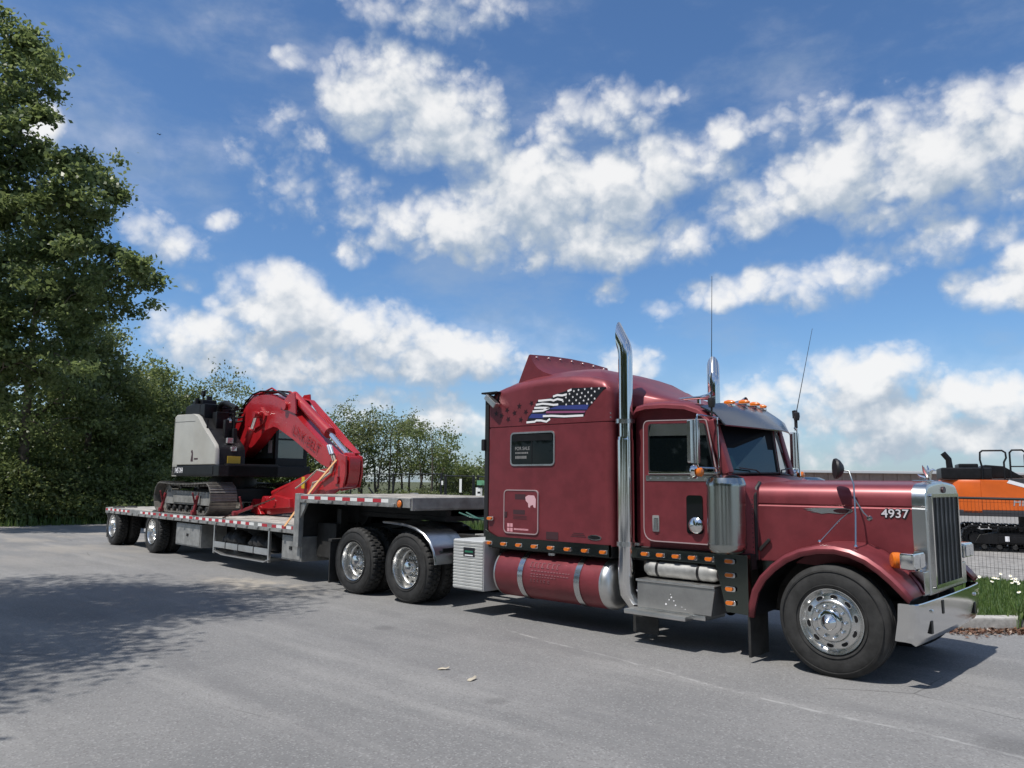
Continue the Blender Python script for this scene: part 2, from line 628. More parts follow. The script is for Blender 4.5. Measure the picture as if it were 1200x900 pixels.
# ------------------------------------------------------------------ wheels
def tyre_mesh(kind):
    W_ = 0.285
    half = [(0.035, 0.288), (0.014, 0.306), (0.002, 0.335), (-0.005, 0.385), (0.0, 0.435), (0.012, 0.475), (0.026, 0.503), (0.042, 0.518)]
    mb = MB()
    if kind == 'steer':
        tread = [(0.055, 0.5235), (0.082, 0.525), (0.086, 0.512), (0.094, 0.512), (0.098, 0.525), (0.128, 0.526), (0.132, 0.512)]
        prof = half + tread + [(W_ - a, r) for a, r in (half + tread)[::-1]]
        mb.lathe(prof, n=72, caps=False)
    else:
        n = 144
        tread = [(0.050, 0.5235), (0.056, 0.5255), (0.098, 0.526), (0.1, 0.51), (0.108, 0.51), (0.11, 0.526), (0.139, 0.526)]
        prof = half + tread + [(W_ - a, r) for a, r in (half + tread)[::-1]]
        nh, N = len(half), len(prof)

        def rf(i, k, r):
            if i < nh - 1 or i >= N - nh + 1:
                return r
            off = 0 if i < nh + 3 or i >= N - nh - 3 else 2
            return r - 0.018 if (k + off) % 4 == 0 else r
        mb.lathe(prof, n=n, caps=False, rf=rf)
    # raised lettering-like ribs on the sidewall
    for rr in (0.335, 0.470):
        mb.lathe([(0.0, rr - 0.004), (-0.008, rr - 0.002), (-0.008, rr + 0.002), (0.0, rr + 0.004)], n=64, caps=False)
    o = mb.build('tyre', RUBBER, ang=28)
    return o


def oval(cx, cz, rx, rz, n=12, rot=0.0):
    c, s = math.cos(rot), math.sin(rot)
    return [(cx + c * rx * math.cos(t) - s * rz * math.sin(t), cz + s * rx * math.cos(t) + c * rz * math.sin(t))
            for t in (k * 2 * math.pi / n for k in range(n))]


def make_wheel(kind, parent, loc, tyre_src=None):
    w = empty('wheel', parent, loc)
    t = tyre_mesh(kind)
    t.parent = w
    hub = MB()
    nuts = MB()
    if kind == 'steer':
        prof = [(0.22, 0.29), (0.03, 0.29), (0.012, 0.303), (0.0, 0.302), (0.002, 0.294), (0.022, 0.284), (0.042, 0.268), (0.046, 0.258),
                (0.036, 0.246), (0.026, 0.20), (0.010, 0.186), (-0.004, 0.178), (-0.008, 0.165), (-0.008, 0.06)]
        MB().lathe(prof, n=64, caps=True).build('rim', WHEEL, w, ang=40)
        hh = MB()
        for k in range(10):
            a = k * math.pi / 5 + 0.2
            ca, sa = math.cos(a) * 0.225, math.sin(a) * 0.225
            hh.prism(oval(ca, sa, 0.020, 0.034, 14, a), 0.045, 0.0285)
        hh.build('hand_holes', BLACK, w, kind='stuff')
        rr = MB()
        for k in range(10):
            a = k * math.pi / 5 + 0.2
            ca, sa = math.cos(a) * 0.225, math.sin(a) * 0.225
            frame_ring(rr, oval(ca, sa, 0.026, 0.040, 14, a), 0.006, 0.045, 0.024)
        rr.build('hand_hole_rims', WHEEL, w, kind='stuff')
        hub.lathe([(0.0, 0.118), (-0.045, 0.112), (-0.055, 0.10), (-0.058, 0.075), (-0.075, 0.068), (-0.12, 0.012), (-0.124, 0.0)], n=24)
        for k in range(10):
            a = k * math.pi / 5
            c, s = math.cos(a) * 0.1425, math.sin(a) * 0.1425
            nuts.lathe([(0.0, 0.021), (-0.012, 0.021), (-0.014, 0.017), (-0.045, 0.015), (-0.056, 0.004)], (c, -0.006, s), n=10)
    else:
        prof = [(0.26, 0.286), (0.03, 0.289), (0.012, 0.303), (0.0, 0.300), (0.004, 0.292), (0.03, 0.282), (0.08, 0.276), (0.135, 0.268), (0.158, 0.25), (0.168, 0.225),
                (0.172, 0.2), (0.168, 0.185), (0.165, 0.10)]
        MB().lathe(prof, n=64, caps=True, mf=lambda i, j: 1 if i >= 8 else 0).build('rim', [WHEEL, ALU_D], w, ang=40)
        hh = MB()
        for k in range(10):
            a = k * math.pi / 5 + 0.2
            hh.prism(oval(math.cos(a) * 0.218, math.sin(a) * 0.218, 0.017, 0.026, 12, a), 0.19, 0.166)
        hh.build('hand_holes', BLACK, w, kind='stuff')
        hub.lathe([(0.17, 0.112), (0.15, 0.108), (0.10, 0.098), (0.085, 0.09), (0.045, 0.084), (0.035, 0.07), (0.03, 0.0)], n=24)
        for k in range(10):
            a = k * math.pi / 5
            c, s = math.cos(a) * 0.1425, math.sin(a) * 0.1425
            nuts.lathe([(0.166, 0.021), (0.15, 0.021), (0.148, 0.015), (0.118, 0.014), (0.108, 0.004)], (c, 0, s), n=10)
        # the inner tyre of the pair
        t2 = dup(t, w, location=(0, 0.325, 0))
    hub.build('hub', CHROME, w)
    nuts.build('lug_nuts', CHROME, w, kind='stuff')
    return w


# ------------------------------------------------------------------ the road tractor
TR = thing('semi_truck', 'maroon long nosed semi truck with chrome grille, twin exhaust stacks and a tall sleeper cab', 'truck')

sw = make_wheel('steer', TR, (0, -1.156, 0.515))
dup(sw, location=(0, 1.156, 0.515), rotation_euler=(0, 0, math.pi))
dw = make_wheel('drive', TR, (-6.243, -1.21, 0.515))
for x, s in ((-7.563, -1), (-6.243, 1), (-7.563, 1)):
    dup(dw, location=(x, s * 1.21, 0.515), rotation_euler=(0, 0, 0 if s < 0 else math.pi))

# chassis
mb = MB()
for s in (-1, 1):
    mb.box(-8.45, 0.62, s * 0.43 - 0.045, s * 0.43 + 0.045, 0.72, 1.0, 0.01)
for x in (-8.3, -7.6, -6.9, -6.2, -5.2, -4.0, -2.8, -1.0, 0.3):
    mb.box(x - 0.06, x + 0.06, -0.43, 0.43, 0.76, 0.96)
mb.build_each('frame_member', FRAME, TR)
mb = MB()
mb.cyl((0, -0.95, 0.47), (0, 0.95, 0.47), 0.06, n=10)
mb.box(-0.5, 0.5, -0.52, -0.42, 0.58, 0.68)
mb.box(-0.5, 0.5, 0.42, 0.52, 0.58, 0.68)
for x in (-6.243, -7.563):
    mb.cyl((x, -0.9, 0.515), (x, 0.9, 0.515), 0.12, n=14)
    mb.lathe([(-0.22, 0.02), (-0.18, 0.17), (0, 0.23), (0.18, 0.17), (0.22, 0.02)], (x, 0, 0.53), 'X', 18)
mb.build_each('axle', FRAME, TR)
mb = MB()
mb.box(-1.5, 0.45, -0.36, 0.36, 0.42, 1.3, 0.05)
mb.box(-2.6, -1.5, -0.28, 0.28, 0.45, 0.95, 0.05)
mb.cyl((-6.0, 0, 0.62), (-2.6, 0, 0.68), 0.06, n=10)
mb.box(-4.4, -2.7, -0.5, 0.5, 0.5, 0.9, 0.03)
mb.build('engine_and_driveline', FRAME, TR)
mb = MB()
mb.lathe([(0, 0.0), (0, 0.46), (0.05, 0.47), (0.07, 0.44), (0.07, 0.0)], (-6.95, 0, 1.05), 'Z', 28)
mb.box(-7.4, -6.5, -0.35, 0.35, 0.98, 1.06, 0.02)
mb.prism([(-8.1, 1.0), (-7.35, 1.09), (-7.35, 1.03), (-8.1, 0.94)], -0.4, -0.2)
mb.prism([(-8.1, 1.0), (-7.35, 1.09), (-7.35, 1.03), (-8.1, 0.94)], 0.2, 0.4)
mb.build('fifth_wheel', FRAME, TR)

# hood -------------------------------------------------------------
def hood_ring(x, w, b, dz=0.0):
    h = [(-w, b), (-w - 0.004, 1.30), (-w - 0.004, 1.565), (-w + 0.008, 1.578), (-w + 0.008, 1.586), (-w, 1.597), (-w + 0.003, 1.66), (-w + 0.016, 1.715), (-w + 0.045, 1.762), (-w + 0.09, 1.790),
         (-w + 0.16, 1.805), (-w + 0.28, 1.815), (-w * 0.3, 1.825), (-0.04, 1.830), (0.0, 1.842)]
    full = h + [(-y, z) for y, z in h[-2::-1]]
    return [(x, y, z + (dz if z > 1.2 else 0)) for y, z in full]


st = [(-0.87, 0.80, 1.0), (-0.6, 0.765, 1.0), (-0.3, 0.725, 0.98), (0.0, 0.685, 0.96), (0.3, 0.64, 0.94), (0.6, 0.59, 0.9)]
mb = MB()
mb.loft([hood_ring(x, w, b) for x, w, b in st])
mb.build('hood', PAINT, TR, ang=30)
# polished radiator shell and grille
mb = MB()
ring = [(y * 1.012, z + 0.006) for (_, y, z) in hood_ring(0, 0.59, 0.77)]
outer = [(0.60, y, z) for y, z in ring]
front = [(0.715, y * 0.985, z - 0.004) for y, z in ring]
face = [(0.728, y * 0.95, max(0.79, z - 0.03)) for y, z in ring]
mb.loft([outer, front, face], True, True, True)
mb.build('radiator_shell', STEEL, TR, ang=30)
mb = MB()
gp = rpoly([(-0.45, 0.84), (0.45, 0.84), (0.46, 1.70), (-0.46, 1.70)], 0.03)
mb.prism(gp, 0.70, 0.732, axis='X')
mb.build('grille_mesh', BLACK, TR)
mb = MB()
frame_ring(mb, [(y * 1.06, 1.27 + (z - 1.27) * 1.04) for y, z in gp], 0.035, 0.72, 0.748, axis='X')
mb.build('grille_frame', CHROME, TR)
mb = MB()
for k in range(37):
    y = -0.45 + k * 0.025
    mb.box(0.731, 0.7335, y - 0.006, y + 0.006, 0.85, 1.69)
mb.build('grille_slats', PLASTIC, TR, ang=0, kind='stuff')
bar = MB().box(0.733, 0.747, -0.004, 0.004, 0.84, 1.70, 0.002).build('grille_bar', ALU_D, TR)
bar.location = (0, -0.30, 0)
for k in range(1, 5):
    dup(bar, location=(0, -0.30 + 0.15 * k, 0))
mb = MB()
mb.prism(oval(0, 1.755, 0.055, 0.032, 20), 0.715, 0.742, axis='X')
mb.build('grille_badge', DARKPR, TR)
mb = MB()
mb.box(0.46, 0.64, -0.05, 0.05, 1.83, 1.85, 0.006)
mb.tube([(0.60, 0, 1.84), (0.60, 0, 1.89), (0.62, 0, 1.935), (0.645, 0, 1.955), (0.675, 0, 1.945)], [0.022, 0.032, 0.022, 0.016, 0.006], 10)
mb.tube([(0.60, -0.01, 1.88), (0.585, -0.06, 1.945), (0.575, -0.085, 2.0)], [0.016, 0.020, 0.005], 8)
mb.tube([(0.60, 0.01, 1.88), (0.585, 0.06, 1.945), (0.575, 0.085, 2.0)], [0.016, 0.020, 0.005], 8)
mb.tube([(0.58, 0, 1.87), (0.53, 0, 1.885), (0.50, 0, 1.91)], [0.02, 0.018, 0.004], 8)
mb.build('hood_ornament', CHROME, TR)
# hood side emblem: flame with an oval, and fleet number
GREYW = mat('silver_vinyl', (0.58, 0.58, 0.62), 0.5)
mb = MB()
fl = [(-0.40, 1.545), (-0.30, 1.557), (-0.20, 1.560), (0.0, 1.562), (0.06, 1.55), (0.08, 1.535), (0.05, 1.515), (-0.06, 1.505), (-0.16, 1.510),
      (-0.22, 1.500), (-0.26, 1.512), (-0.33, 1.515), (-0.28, 1.525), (-0.37, 1.530), (-0.31, 1.538)]
def hoody(x, z=1.5):
    xs = [a for a, _, _ in st]
    return -float(np.interp(x, xs, [w for _, w, _ in st])) - 0.004
def hood_plate(name, poly, material, t0, t1):
    bm = MB()
    A = [(x, hoody(x) - t0, z) for x, z in poly]
    B = [(x, hoody(x) - t1, z) for x, z in poly]
    bm.loft([A, B])
    return bm.build(name, material, TR, ang=20)
hood_plate('flame_emblem', fl, STEEL, -0.002, 0.004)
hood_plate('oval_emblem', oval(-0.02, 1.534, 0.085, 0.022, 20), PAINT_D, 0.0, 0.007)
ta = math.atan2(0.205, 1.47)
lettering('fleet_number_shadow', '4937', 0.115, (0.455, hoody(0.455) - 0.003, 1.517), BLACKV, TR, rot=(R(90), 0, math.atan2(0.16, 1.0)), extrude=0.001, bold=0.010, sx=1.05)
lettering('fleet_number', '4937', 0.115, (0.452, hoody(0.452) - 0.005, 1.519), GREYW, TR, rot=(R(90), 0, math.atan2(0.16, 1.0)), extrude=0.001, bold=0.001, sx=1.05)
# hood hardware: rubber latch, cowl gasket, vents
mb = MB()
mb.bar((-0.85, -0.825, 1.10), (-0.74, -0.81, 1.22), 0.03, 0.035, 0.008)
mb.build('hood_latch', PLASTIC, TR)
mb = MB()
mb.tube([(-0.885, -0.82, 1.0), (-0.885, -0.82, 1.66), (-0.885, -0.79, 1.75), (-0.885, -0.7, 1.81)], 0.022, 8)
mb.tube([(-0.885, 0.82, 1.0), (-0.885, 0.82, 1.66), (-0.885, 0.79, 1.75), (-0.885, 0.7, 1.81)], 0.022, 8)
mb.build_each('cowl_gasket', PLASTIC, TR)
mb = MB()
for k in range(13):
    z = 1.03 + k * 0.05
    mb.lathe([(-0.006, 0.012), (0.0, 0.014), (0.006, 0.006)], (-0.915, -0.846, z), 'Y', 8)
mb.build('cowl_beads', STEEL, TR, kind='stuff')

# front fender -----------------------------------------------------
arc = [(-0.80, 0.46), (-0.785, 0.58), (-0.745, 0.72), (-0.665, 0.85), (-0.55, 0.965), (-0.42, 1.06), (-0.27, 1.13), (-0.10, 1.17), (0.06, 1.178), (0.20, 1.155),
       (0.34, 1.10), (0.46, 1.02), (0.56, 0.935), (0.645, 0.85), (0.71, 0.775)]
mb = MB()
rings = []
for i, (x, z) in enumerate(arc):
    a0, a1 = arc[max(0, i - 1)], arc[min(len(arc) - 1, i + 1)]
    tx, tz = a1[0] - a0[0], a1[1] - a0[1]
    d = math.hypot(tx, tz)
    nx, nz = -tz / d, tx / d
    if nz < -0.2 or (nx * x + nz * (z - 0.5)) < 0:
        nx, nz = -nx, -nz
    yin = hoody(x) + 0.05 if i < 9 else hoody(x) + 0.05 - (i - 8) * 0.055
    prof = [(-1.13, -0.035), (-1.165, -0.035), (-1.182, -0.012), (-1.184, 0.012), (-1.165, 0.038), (-1.12, 0.048), (-1.0, 0.052), (-0.88, 0.054), (min(yin, -0.80), 0.056), (yin - 0.03, 0.062), (yin, 0.075)]
    rings.append([(x + nx * o * (0.75 if i in (0, len(arc) - 1) else 1), y, z + nz * o) for y, o in prof])
mb.loft(rings, closed=False)
# inner skin
rings2 = [[(x, -1.13, z - 0.0), (x, -0.62, z + 0.02)] for x, z in [(a * 0.975, 0.5 + (b - 0.5) * 0.965) for a, b in arc]]
o = mb.build('fender', PAINT, TR, ang=40)
sm = o.modifiers.new('thick', 'SOLIDIFY')
sm.thickness = 0.012
mirror_y(o)
mb = MB()
mb.loft(rings2, closed=False)
o = mb.build('fender_liner', BLACK, TR, ang=40)
mirror_y(o)
mb = MB()
mb.lathe([(0, 0.012), (0.012, 0.02), (0.03, 0.014), (0.034, 0.0)], (0.22, -1.05, 1.205), 'Z', 10)
mb.lathe([(0, 0.012), (0.012, 0.02), (0.03, 0.014), (0.034, 0.0)], (-0.12, -1.05, 1.23), 'Z', 10)
mb.build_each('fender_bolt', CHROME, TR)
mb = MB()
mb.box(-0.845, -0.815, -1.15, -0.74, 0.055, 0.47, 0.006)
o = mb.build('front_mud_flap', RUBBER, TR)
mirror_y(o)
# hood mirror on stalks
mb = MB()
mb.tube([(0.22, -1.05, 1.22), (0.19, -0.93, 1.50), (0.16, -0.86, 1.80), (0.10, -0.80, 1.93), (0.02, -0.80, 1.94)], 0.008, 8)
mb.tube([(-0.12, -1.05, 1.24), (0.03, -0.92, 1.45), (0.14, -0.87, 1.56)], 0.006, 6)
mb.tube([(0.17, -0.88, 1.66), (0.24, -0.86, 1.53), (0.28, -0.84, 1.48)], 0.008, 6)
mb.lathe([(-0.02, 0.0), (-0.015, 0.02), (0.01, 0.028), (0.03, 0.012)], (0.285, -0.84, 1.475), 'Y', 12)
mb.build('hood_mirror_stalk', CANN, TR)
mb = MB()
mb.lathe([(-0.02, 0.10), (0.0, 0.104), (0.03, 0.085), (0.06, 0.045), (0.075, 0.0)], (0.0, 0.0, 0.0), 'X', 24)
o = mb.build('hood_mirror', PLASTIC, TR)
o.location = (-0.02, -0.80, 1.955)
o.rotation_euler = (0, 0, R(35))

# headlights -------------------------------------------------------
def headlight():
    mb = MB()
    mb.box(0.60, 0.725, -1.06, -0.72, 1.035, 1.185, 0.02)
    mb.tube([(0.66, -0.74, 1.05), (0.66, -0.66, 0.95), (0.64, -0.60, 0.90)], 0.03, 8)
    h = mb.build('headlight', CHROME, TR)
    l = MB()
    for a, b in ((-1.045, -0.90), (-0.885, -0.735)):
        l.prism(rect(a, b, 1.05, 1.17, 0.02), 0.715, 0.731, axis='X')
    l.build_each('headlight_lens', LENS, h)
    t = MB()
    t.lathe([(-0.02, 0.0), (-0.015, 0.06), (0.0, 0.072), (0.04, 0.074), (0.075, 0.066), (0.10, 0.045), (0.108, 0.0)], (0, 0, 0), 'Y', 18)
    t = t.build('turn_signal', AMBER, TR)
    return h, t
h, t = headlight()
t.location = (0.53, -0.99, 1.11)
t.rotation_euler = (0, 0, R(-55))
mirror_y(h)
t2 = dup(t, location=(0.53, 0.99, 1.11), rotation_euler=(0, 0, R(55) + math.pi))
mb = MB()
mb.box(0.60, 0.72, -0.74, -0.58, 0.78, 1.0, 0.012)
o = mb.build('headlight_bracket', STEEL, TR)
mirror_y(o)

# bumper -----------------------------------------------------------
mb = MB()
plan = [(-1.185, 0.63), (-1.183, 0.70), (-1.165, 0.745), (-1.12, 0.765), (-1.0, 0.772), (-0.6, 0.778), (0, 0.78), (0.6, 0.772), (1.0, 0.755), (1.10, 0.742), (1.13, 0.72), (1.145, 0.68), (1.145, 0.63)]
rings = []
for y, x in plan:
    zb = 0.385 if abs(y) < 1.13 else 0.40 + (abs(y) - 1.13) * 0.4
    rings.append([(x - 0.02, y, 0.748), (x - 0.004, y, 0.752), (x, y, 0.744), (x + 0.002, y, 0.6), (x - 0.02, y, zb + 0.05), (x - 0.045, y, zb), (x - 0.06, y, zb + 0.004), (x - 0.03, y, 0.6)])
mb.loft(rings)
mb.build('bumper', CHROME, TR, ang=14)
mb = MB()
for s in (-1, 1):
    mb.prism(rect(s * 0.80 - 0.03, s * 0.80 + 0.03, 0.46, 0.575, 0.008), 0.73, 0.7785 if s < 0 else 0.768, axis='X')
mb.prism(rect(-0.47, -0.41, 0.60, 0.725, 0.01), 0.75, 0.785, axis='X')  # no hole: a dark reflection in the chrome, painted as a black slab
mb.build_each('tow_hole_and_reflection', BLACK, TR)
mb = MB()
mb.lathe([(0, 0.0), (0.0, 0.018), (0.012, 0.018), (0.02, 0.0)], (0.776, -0.80, 0.66), 'X', 10)
mb.lathe([(0, 0.0), (0.0, 0.018), (0.012, 0.018), (0.02, 0.0)], (0.765, 0.80, 0.66), 'X', 10)
mb.build_each('bumper_bolt', CHROME, TR)

# ------------------------------------------------------------------ cab
cabp = [(-2.34, 1.05), (-1.05, 1.05), (-1.02, 1.60), (-1.02, 1.86), (-1.10, 1.90), (-1.30, 2.48), (-1.36, 2.585), (-1.46, 2.66), (-1.62, 2.715), (-1.90, 2.745), (-2.15, 2.745), (-2.28, 2.72), (-2.34, 2.64)]
mb = MB()
rings = []
NS = len(cabp)
# rounded shoulders: inset rings towards the top
for y, sc in ((-0.90, 'top'), (-0.965, 'mid'), (-0.992, 'hi'), (-1.0, 'full'), (1.0, 'full'), (0.992, 'hi'), (0.965, 'mid'), (0.90, 'top')):
    r = []
    for x, z in cabp:
        dz = 0.0
        if z > 2.5:
            dz = {'full': -0.085, 'hi': -0.045, 'mid': -0.018, 'top': 0.0}[sc]
        r.append((x - (0.15 if (y > 0 and x > -1.5 and z > 1.7) else 0.0), y, z + dz))
    rings.append(r)
mb.loft(rings)
mb.build('cab_body', PAINT, TR, ang=32)
# cowl in front of the windshield
mb = MB()
mb.loft([[(-0.86, -0.81, 1.0), (-0.86, -0.81, 1.72), (-0.86, -0.70, 1.80), (-0.86, 0, 1.835), (-0.86, 0.70, 1.80), (-0.86, 0.81, 1.72), (-0.86, 0.81, 1.0)],
         [(-1.05, -0.97, 1.0), (-1.05, -0.97, 1.78), (-1.04, -0.86, 1.87), (-0.97, 0, 1.90), (-1.04, 0.86, 1.87), (-1.05, 0.97, 1.78), (-1.05, 0.97, 1.0)],
         [(-1.2, -0.985, 1.0), (-1.2, -0.985, 1.80), (-1.2, -0.92, 1.90), (-1.2, 0, 1.92), (-1.2, 0.92, 1.90), (-1.2, 0.985, 1.80), (-1.2, 0.985, 1.0)]])
mb.build('cowl', PAINT, TR, ang=40)
# two-piece windshield in a vee
VISOR_SHADE = mat('painted_visor_shade', (0.004, 0.004, 0.006), 0.5, spec=0.08)  # black band on the glass painted for the shade under the visor
pbm = MB()
A = [(-1.12, -0.90, 1.905), (-0.985, -0.02, 1.925), (-1.05, -0.02, 2.44), (-1.265, -0.90, 2.46)]
for s in (-1, 1):
    q = [Vector((x, -s * y if s > 0 else y, z)) for x, y, z in A]
    q = [Vector((x - (0.14 * -y if s > 0 else 0.0), y * (1 if s < 0 else -1), z)) for x, y, z in A]
    nb = [v - Vector((0.05, 0, 0)) for v in q]
    w = MB()
    w.loft([[tuple(v) for v in q], [tuple(v) for v in nb]])
    w.build('windshield_pane', GLASS_T, TR, ang=0)
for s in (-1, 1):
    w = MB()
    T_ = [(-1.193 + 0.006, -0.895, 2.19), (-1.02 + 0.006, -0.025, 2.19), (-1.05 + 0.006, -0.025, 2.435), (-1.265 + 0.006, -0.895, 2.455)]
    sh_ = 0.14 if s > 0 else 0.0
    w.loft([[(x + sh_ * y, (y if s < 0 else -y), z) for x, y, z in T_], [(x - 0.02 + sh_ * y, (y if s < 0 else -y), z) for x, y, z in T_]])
    w.build('windshield_visor_shade', VISOR_SHADE, TR, ang=0)
mb = MB()
for s in (-1, 1):
    q = [Vector((x + 0.004 - (0.14 * -y if s > 0 else 0.0), y * -s, z)) for x, y, z in A]
    for i in range(4):
        mb.tube([q[i], q[(i + 1) % 4]], 0.014, 6)
mb.build('windshield_gasket', PLASTIC, TR)
mb = MB()
mb.loft([[(-1.03, -0.03, 1.91), (-0.97, 0, 1.92), (-1.03, 0.03, 1.91)], [(-1.09, -0.03, 2.46), (-1.03, 0, 2.46), (-1.09, 0.03, 2.46)]])
mb.build('windshield_post', PAINT, TR, ang=0)
# filler behind the vee so that cab and panes meet
mb = MB()
B0 = [(-1.30, -0.93, 1.88), (-1.13, -0.93, 1.90), (-1.01, 0, 1.905), (-1.27, 0.93, 1.90), (-1.40, 0.93, 1.88)]
B1 = [(-1.40, -0.93, 2.52), (-1.285, -0.93, 2.50), (-1.10, 0, 2.50), (-1.42, 0.93, 2.50), (-1.50, 0.93, 2.52)]
mb.loft([B0, B1])
mb.build('windshield_surround', BLACK, TR, ang=0)
for s in (-1, 1):
    o = MB().bar((-1.12 - (0.14 if s > 0 else 0), s * 0.945, 1.90), (-1.30 - (0.12 if s > 0 else 0), s * 0.945, 2.50), 0.13, 0.10, 0.03).build('windshield_pillar', PAINT, TR)
mb = MB()
mb.tube([(-0.99, -0.45, 1.915), (-1.02, -0.50, 1.95), (-1.06, -0.80, 1.97)], 0.008, 6)
mb.tube([(-0.99, 0.10, 1.93), (-1.0, 0.12, 1.96), (-1.05, 0.5, 1.99)], 0.008, 6)
mb.build_each('wiper', PLASTIC, TR)
mb = MB()
mb.tube([(-1.14, -0.86, 1.95), (-1.13, -0.84, 2.04)], 0.012, 6)
mb.box(-1.115, -1.10, -0.83, -0.76, 1.99, 2.06, 0.004)
# visor
rings = []
for y in (-0.985, -0.93, -0.6, -0.3, 0.0, 0.3, 0.6, 0.93, 0.985):
    k = 1 - (abs(y) / 0.985) ** 1.5
    xf, zf = -1.12 + 0.21 * k, 2.435 - 0.02 * k
    xb, zb = -1.42 + 0.06 * k, 2.655 + 0.065 * min(1, k * 2)
    xf -= 0.14 * max(0.0, y)
    rings.append([(xb, y, zb), ((xf + xb) / 2 + 0.02, y, (zf + zb) / 2 + 0.03), (xf, y, zf), (xf - 0.006, y, zf - 0.012), ((xf + xb) / 2 + 0.01, y, (zf + zb) / 2 + 0.015), (xb, y, zb - 0.015)])
v = MB()
v.loft(rings)
v.build('sun_visor', mat('dull_visor_steel', (0.26, 0.265, 0.28), 0.25, 1.0), TR, ang=50)

# cab door ---------------------------------------------------------
YD = -1.0
door = MB()
door.prism(rpoly([(-2.165, 1.14), (-1.24, 1.14), (-1.22, 1.90), (-1.34, 2.50), (-2.155, 2.52)], [0.14, 0.04, 0.03, 0.05, 0.07]), YD - 0.014, YD + 0.05, bev=0.006)
door = door.build('door', PAINT, TR, ang=40)
mb = MB()
frame_ring(mb, rpoly([(-2.172, 1.133), (-1.233, 1.133), (-1.213, 1.90), (-1.334, 2.507), (-2.162, 2.527)], [0.15, 0.04, 0.03, 0.05, 0.08]), 0.012, YD - 0.006, YD - 0.018)
mb.build('door_seal', GREYV, door)
mb = MB()
mb.prism(rpoly([(-2.075, 1.93), (-1.245, 1.90), (-1.36, 2.45), (-2.075, 2.47)], 0.04), YD - 0.012, YD - 0.020)
mb.build('door_window', GLASS, door, ang=0)
mb = MB()
frame_ring(mb, rpoly([(-2.09, 1.915), (-1.23, 1.885), (-1.35, 2.462), (-2.09, 2.484)], 0.05), 0.018, YD - 0.012, YD - 0.026)
mb.build('window_seal', PLASTIC, door)
mb = MB()
mb.prism([(-2.075, 2.34), (-1.335, 2.325), (-1.36, 2.455), (-2.04, 2.475)], YD - 0.022, YD - 0.034)
mb.build('vent_shade', STEEL, door)
mb = MB()
mb.box(-2.085, -1.20, YD - 0.035, YD - 0.012, 1.895, 1.925, 0.005)
mb.build('window_sill_trim', CHROME, door)
mb = MB()
mb.box(-2.13, -1.22, YD - 0.022, YD - 0.012, 1.82, 1.885, 0.004)
for k in range(9):
    mb.lathe([(0.0, 0.010), (-0.006, 0.008), (-0.008, 0.0)], (-2.06 + k * 0.1, YD - 0.021, 1.85), 'Y', 8, m=1)
mb.build('studded_trim', [STEEL, CHROME], door)
mb = MB()
mb.prism(rpoly([(-1.60, 1.245), (-1.40, 1.245), (-1.40, 1.665), (-1.60, 1.665)], 0.04), YD - 0.012, YD - 0.024)
mb.build('peep_window', GLASS, door)
mb = MB()
mb.lathe([(0, 0.09), (-0.02, 0.088), (-0.045, 0.06), (-0.055, 0.0)], (-1.475, YD - 0.03, 1.34), 'Y', 20)
mb.build('peep_mirror', CHROME, door)
mb = MB()
mb.prism(rect(-2.045, -1.955, 1.245, 1.43, 0.015), YD - 0.012, YD - 0.024)
mb.box(-2.02, -1.975, YD - 0.045, YD - 0.02, 1.26, 1.40, 0.008, m=1)
mb.build('door_handle', [CHROME, STEEL], door)
# roof kit
mb = MB()
lx = lambda y: -1.36 - 0.20 * y * y
lamps = None
for y in (-0.36, -0.04, 0.26, 0.54):
    l = MB()
    l.box(-0.08, 0.05, -0.045, 0.045, -0.01, 0.02, 0.008, m=1)
    l.lathe([(-0.07, 0.0), (-0.065, 0.025), (-0.02, 0.034), (0.03, 0.028), (0.065, 0.010), (0.07, 0.0)], (0, 0, 0.036), 'X', 14)
    if lamps is None:
        lamps = l.build('roof_lamp', [AMBER, CHROME], TR)
        lamps.location = (lx(y), y, 2.705)
    else:
        l.bm.free()
        dup(lamps, location=(lx(y), y, 2.705 + 0.03 * (1 - y * y)))
for y in (-0.46, 0.40):
    mb = MB()
    mb.lathe([(-0.45, 0.0), (-0.45, 0.035), (-0.40, 0.035), (-0.38, 0.014), (0.0, 0.022), (0.10, 0.04), (0.16, 0.072), (0.165, 0.068), (0.05, 0.02)], (-1.72, y, 2.815), 'X', 16)
    mb.box(-2.0, -1.97, y - 0.015, y + 0.015, 2.72, 2.80)
    mb.box(-1.75, -1.72, y - 0.015, y + 0.015, 2.72, 2.80)
    mb.build('air_horn', CHROME, TR)

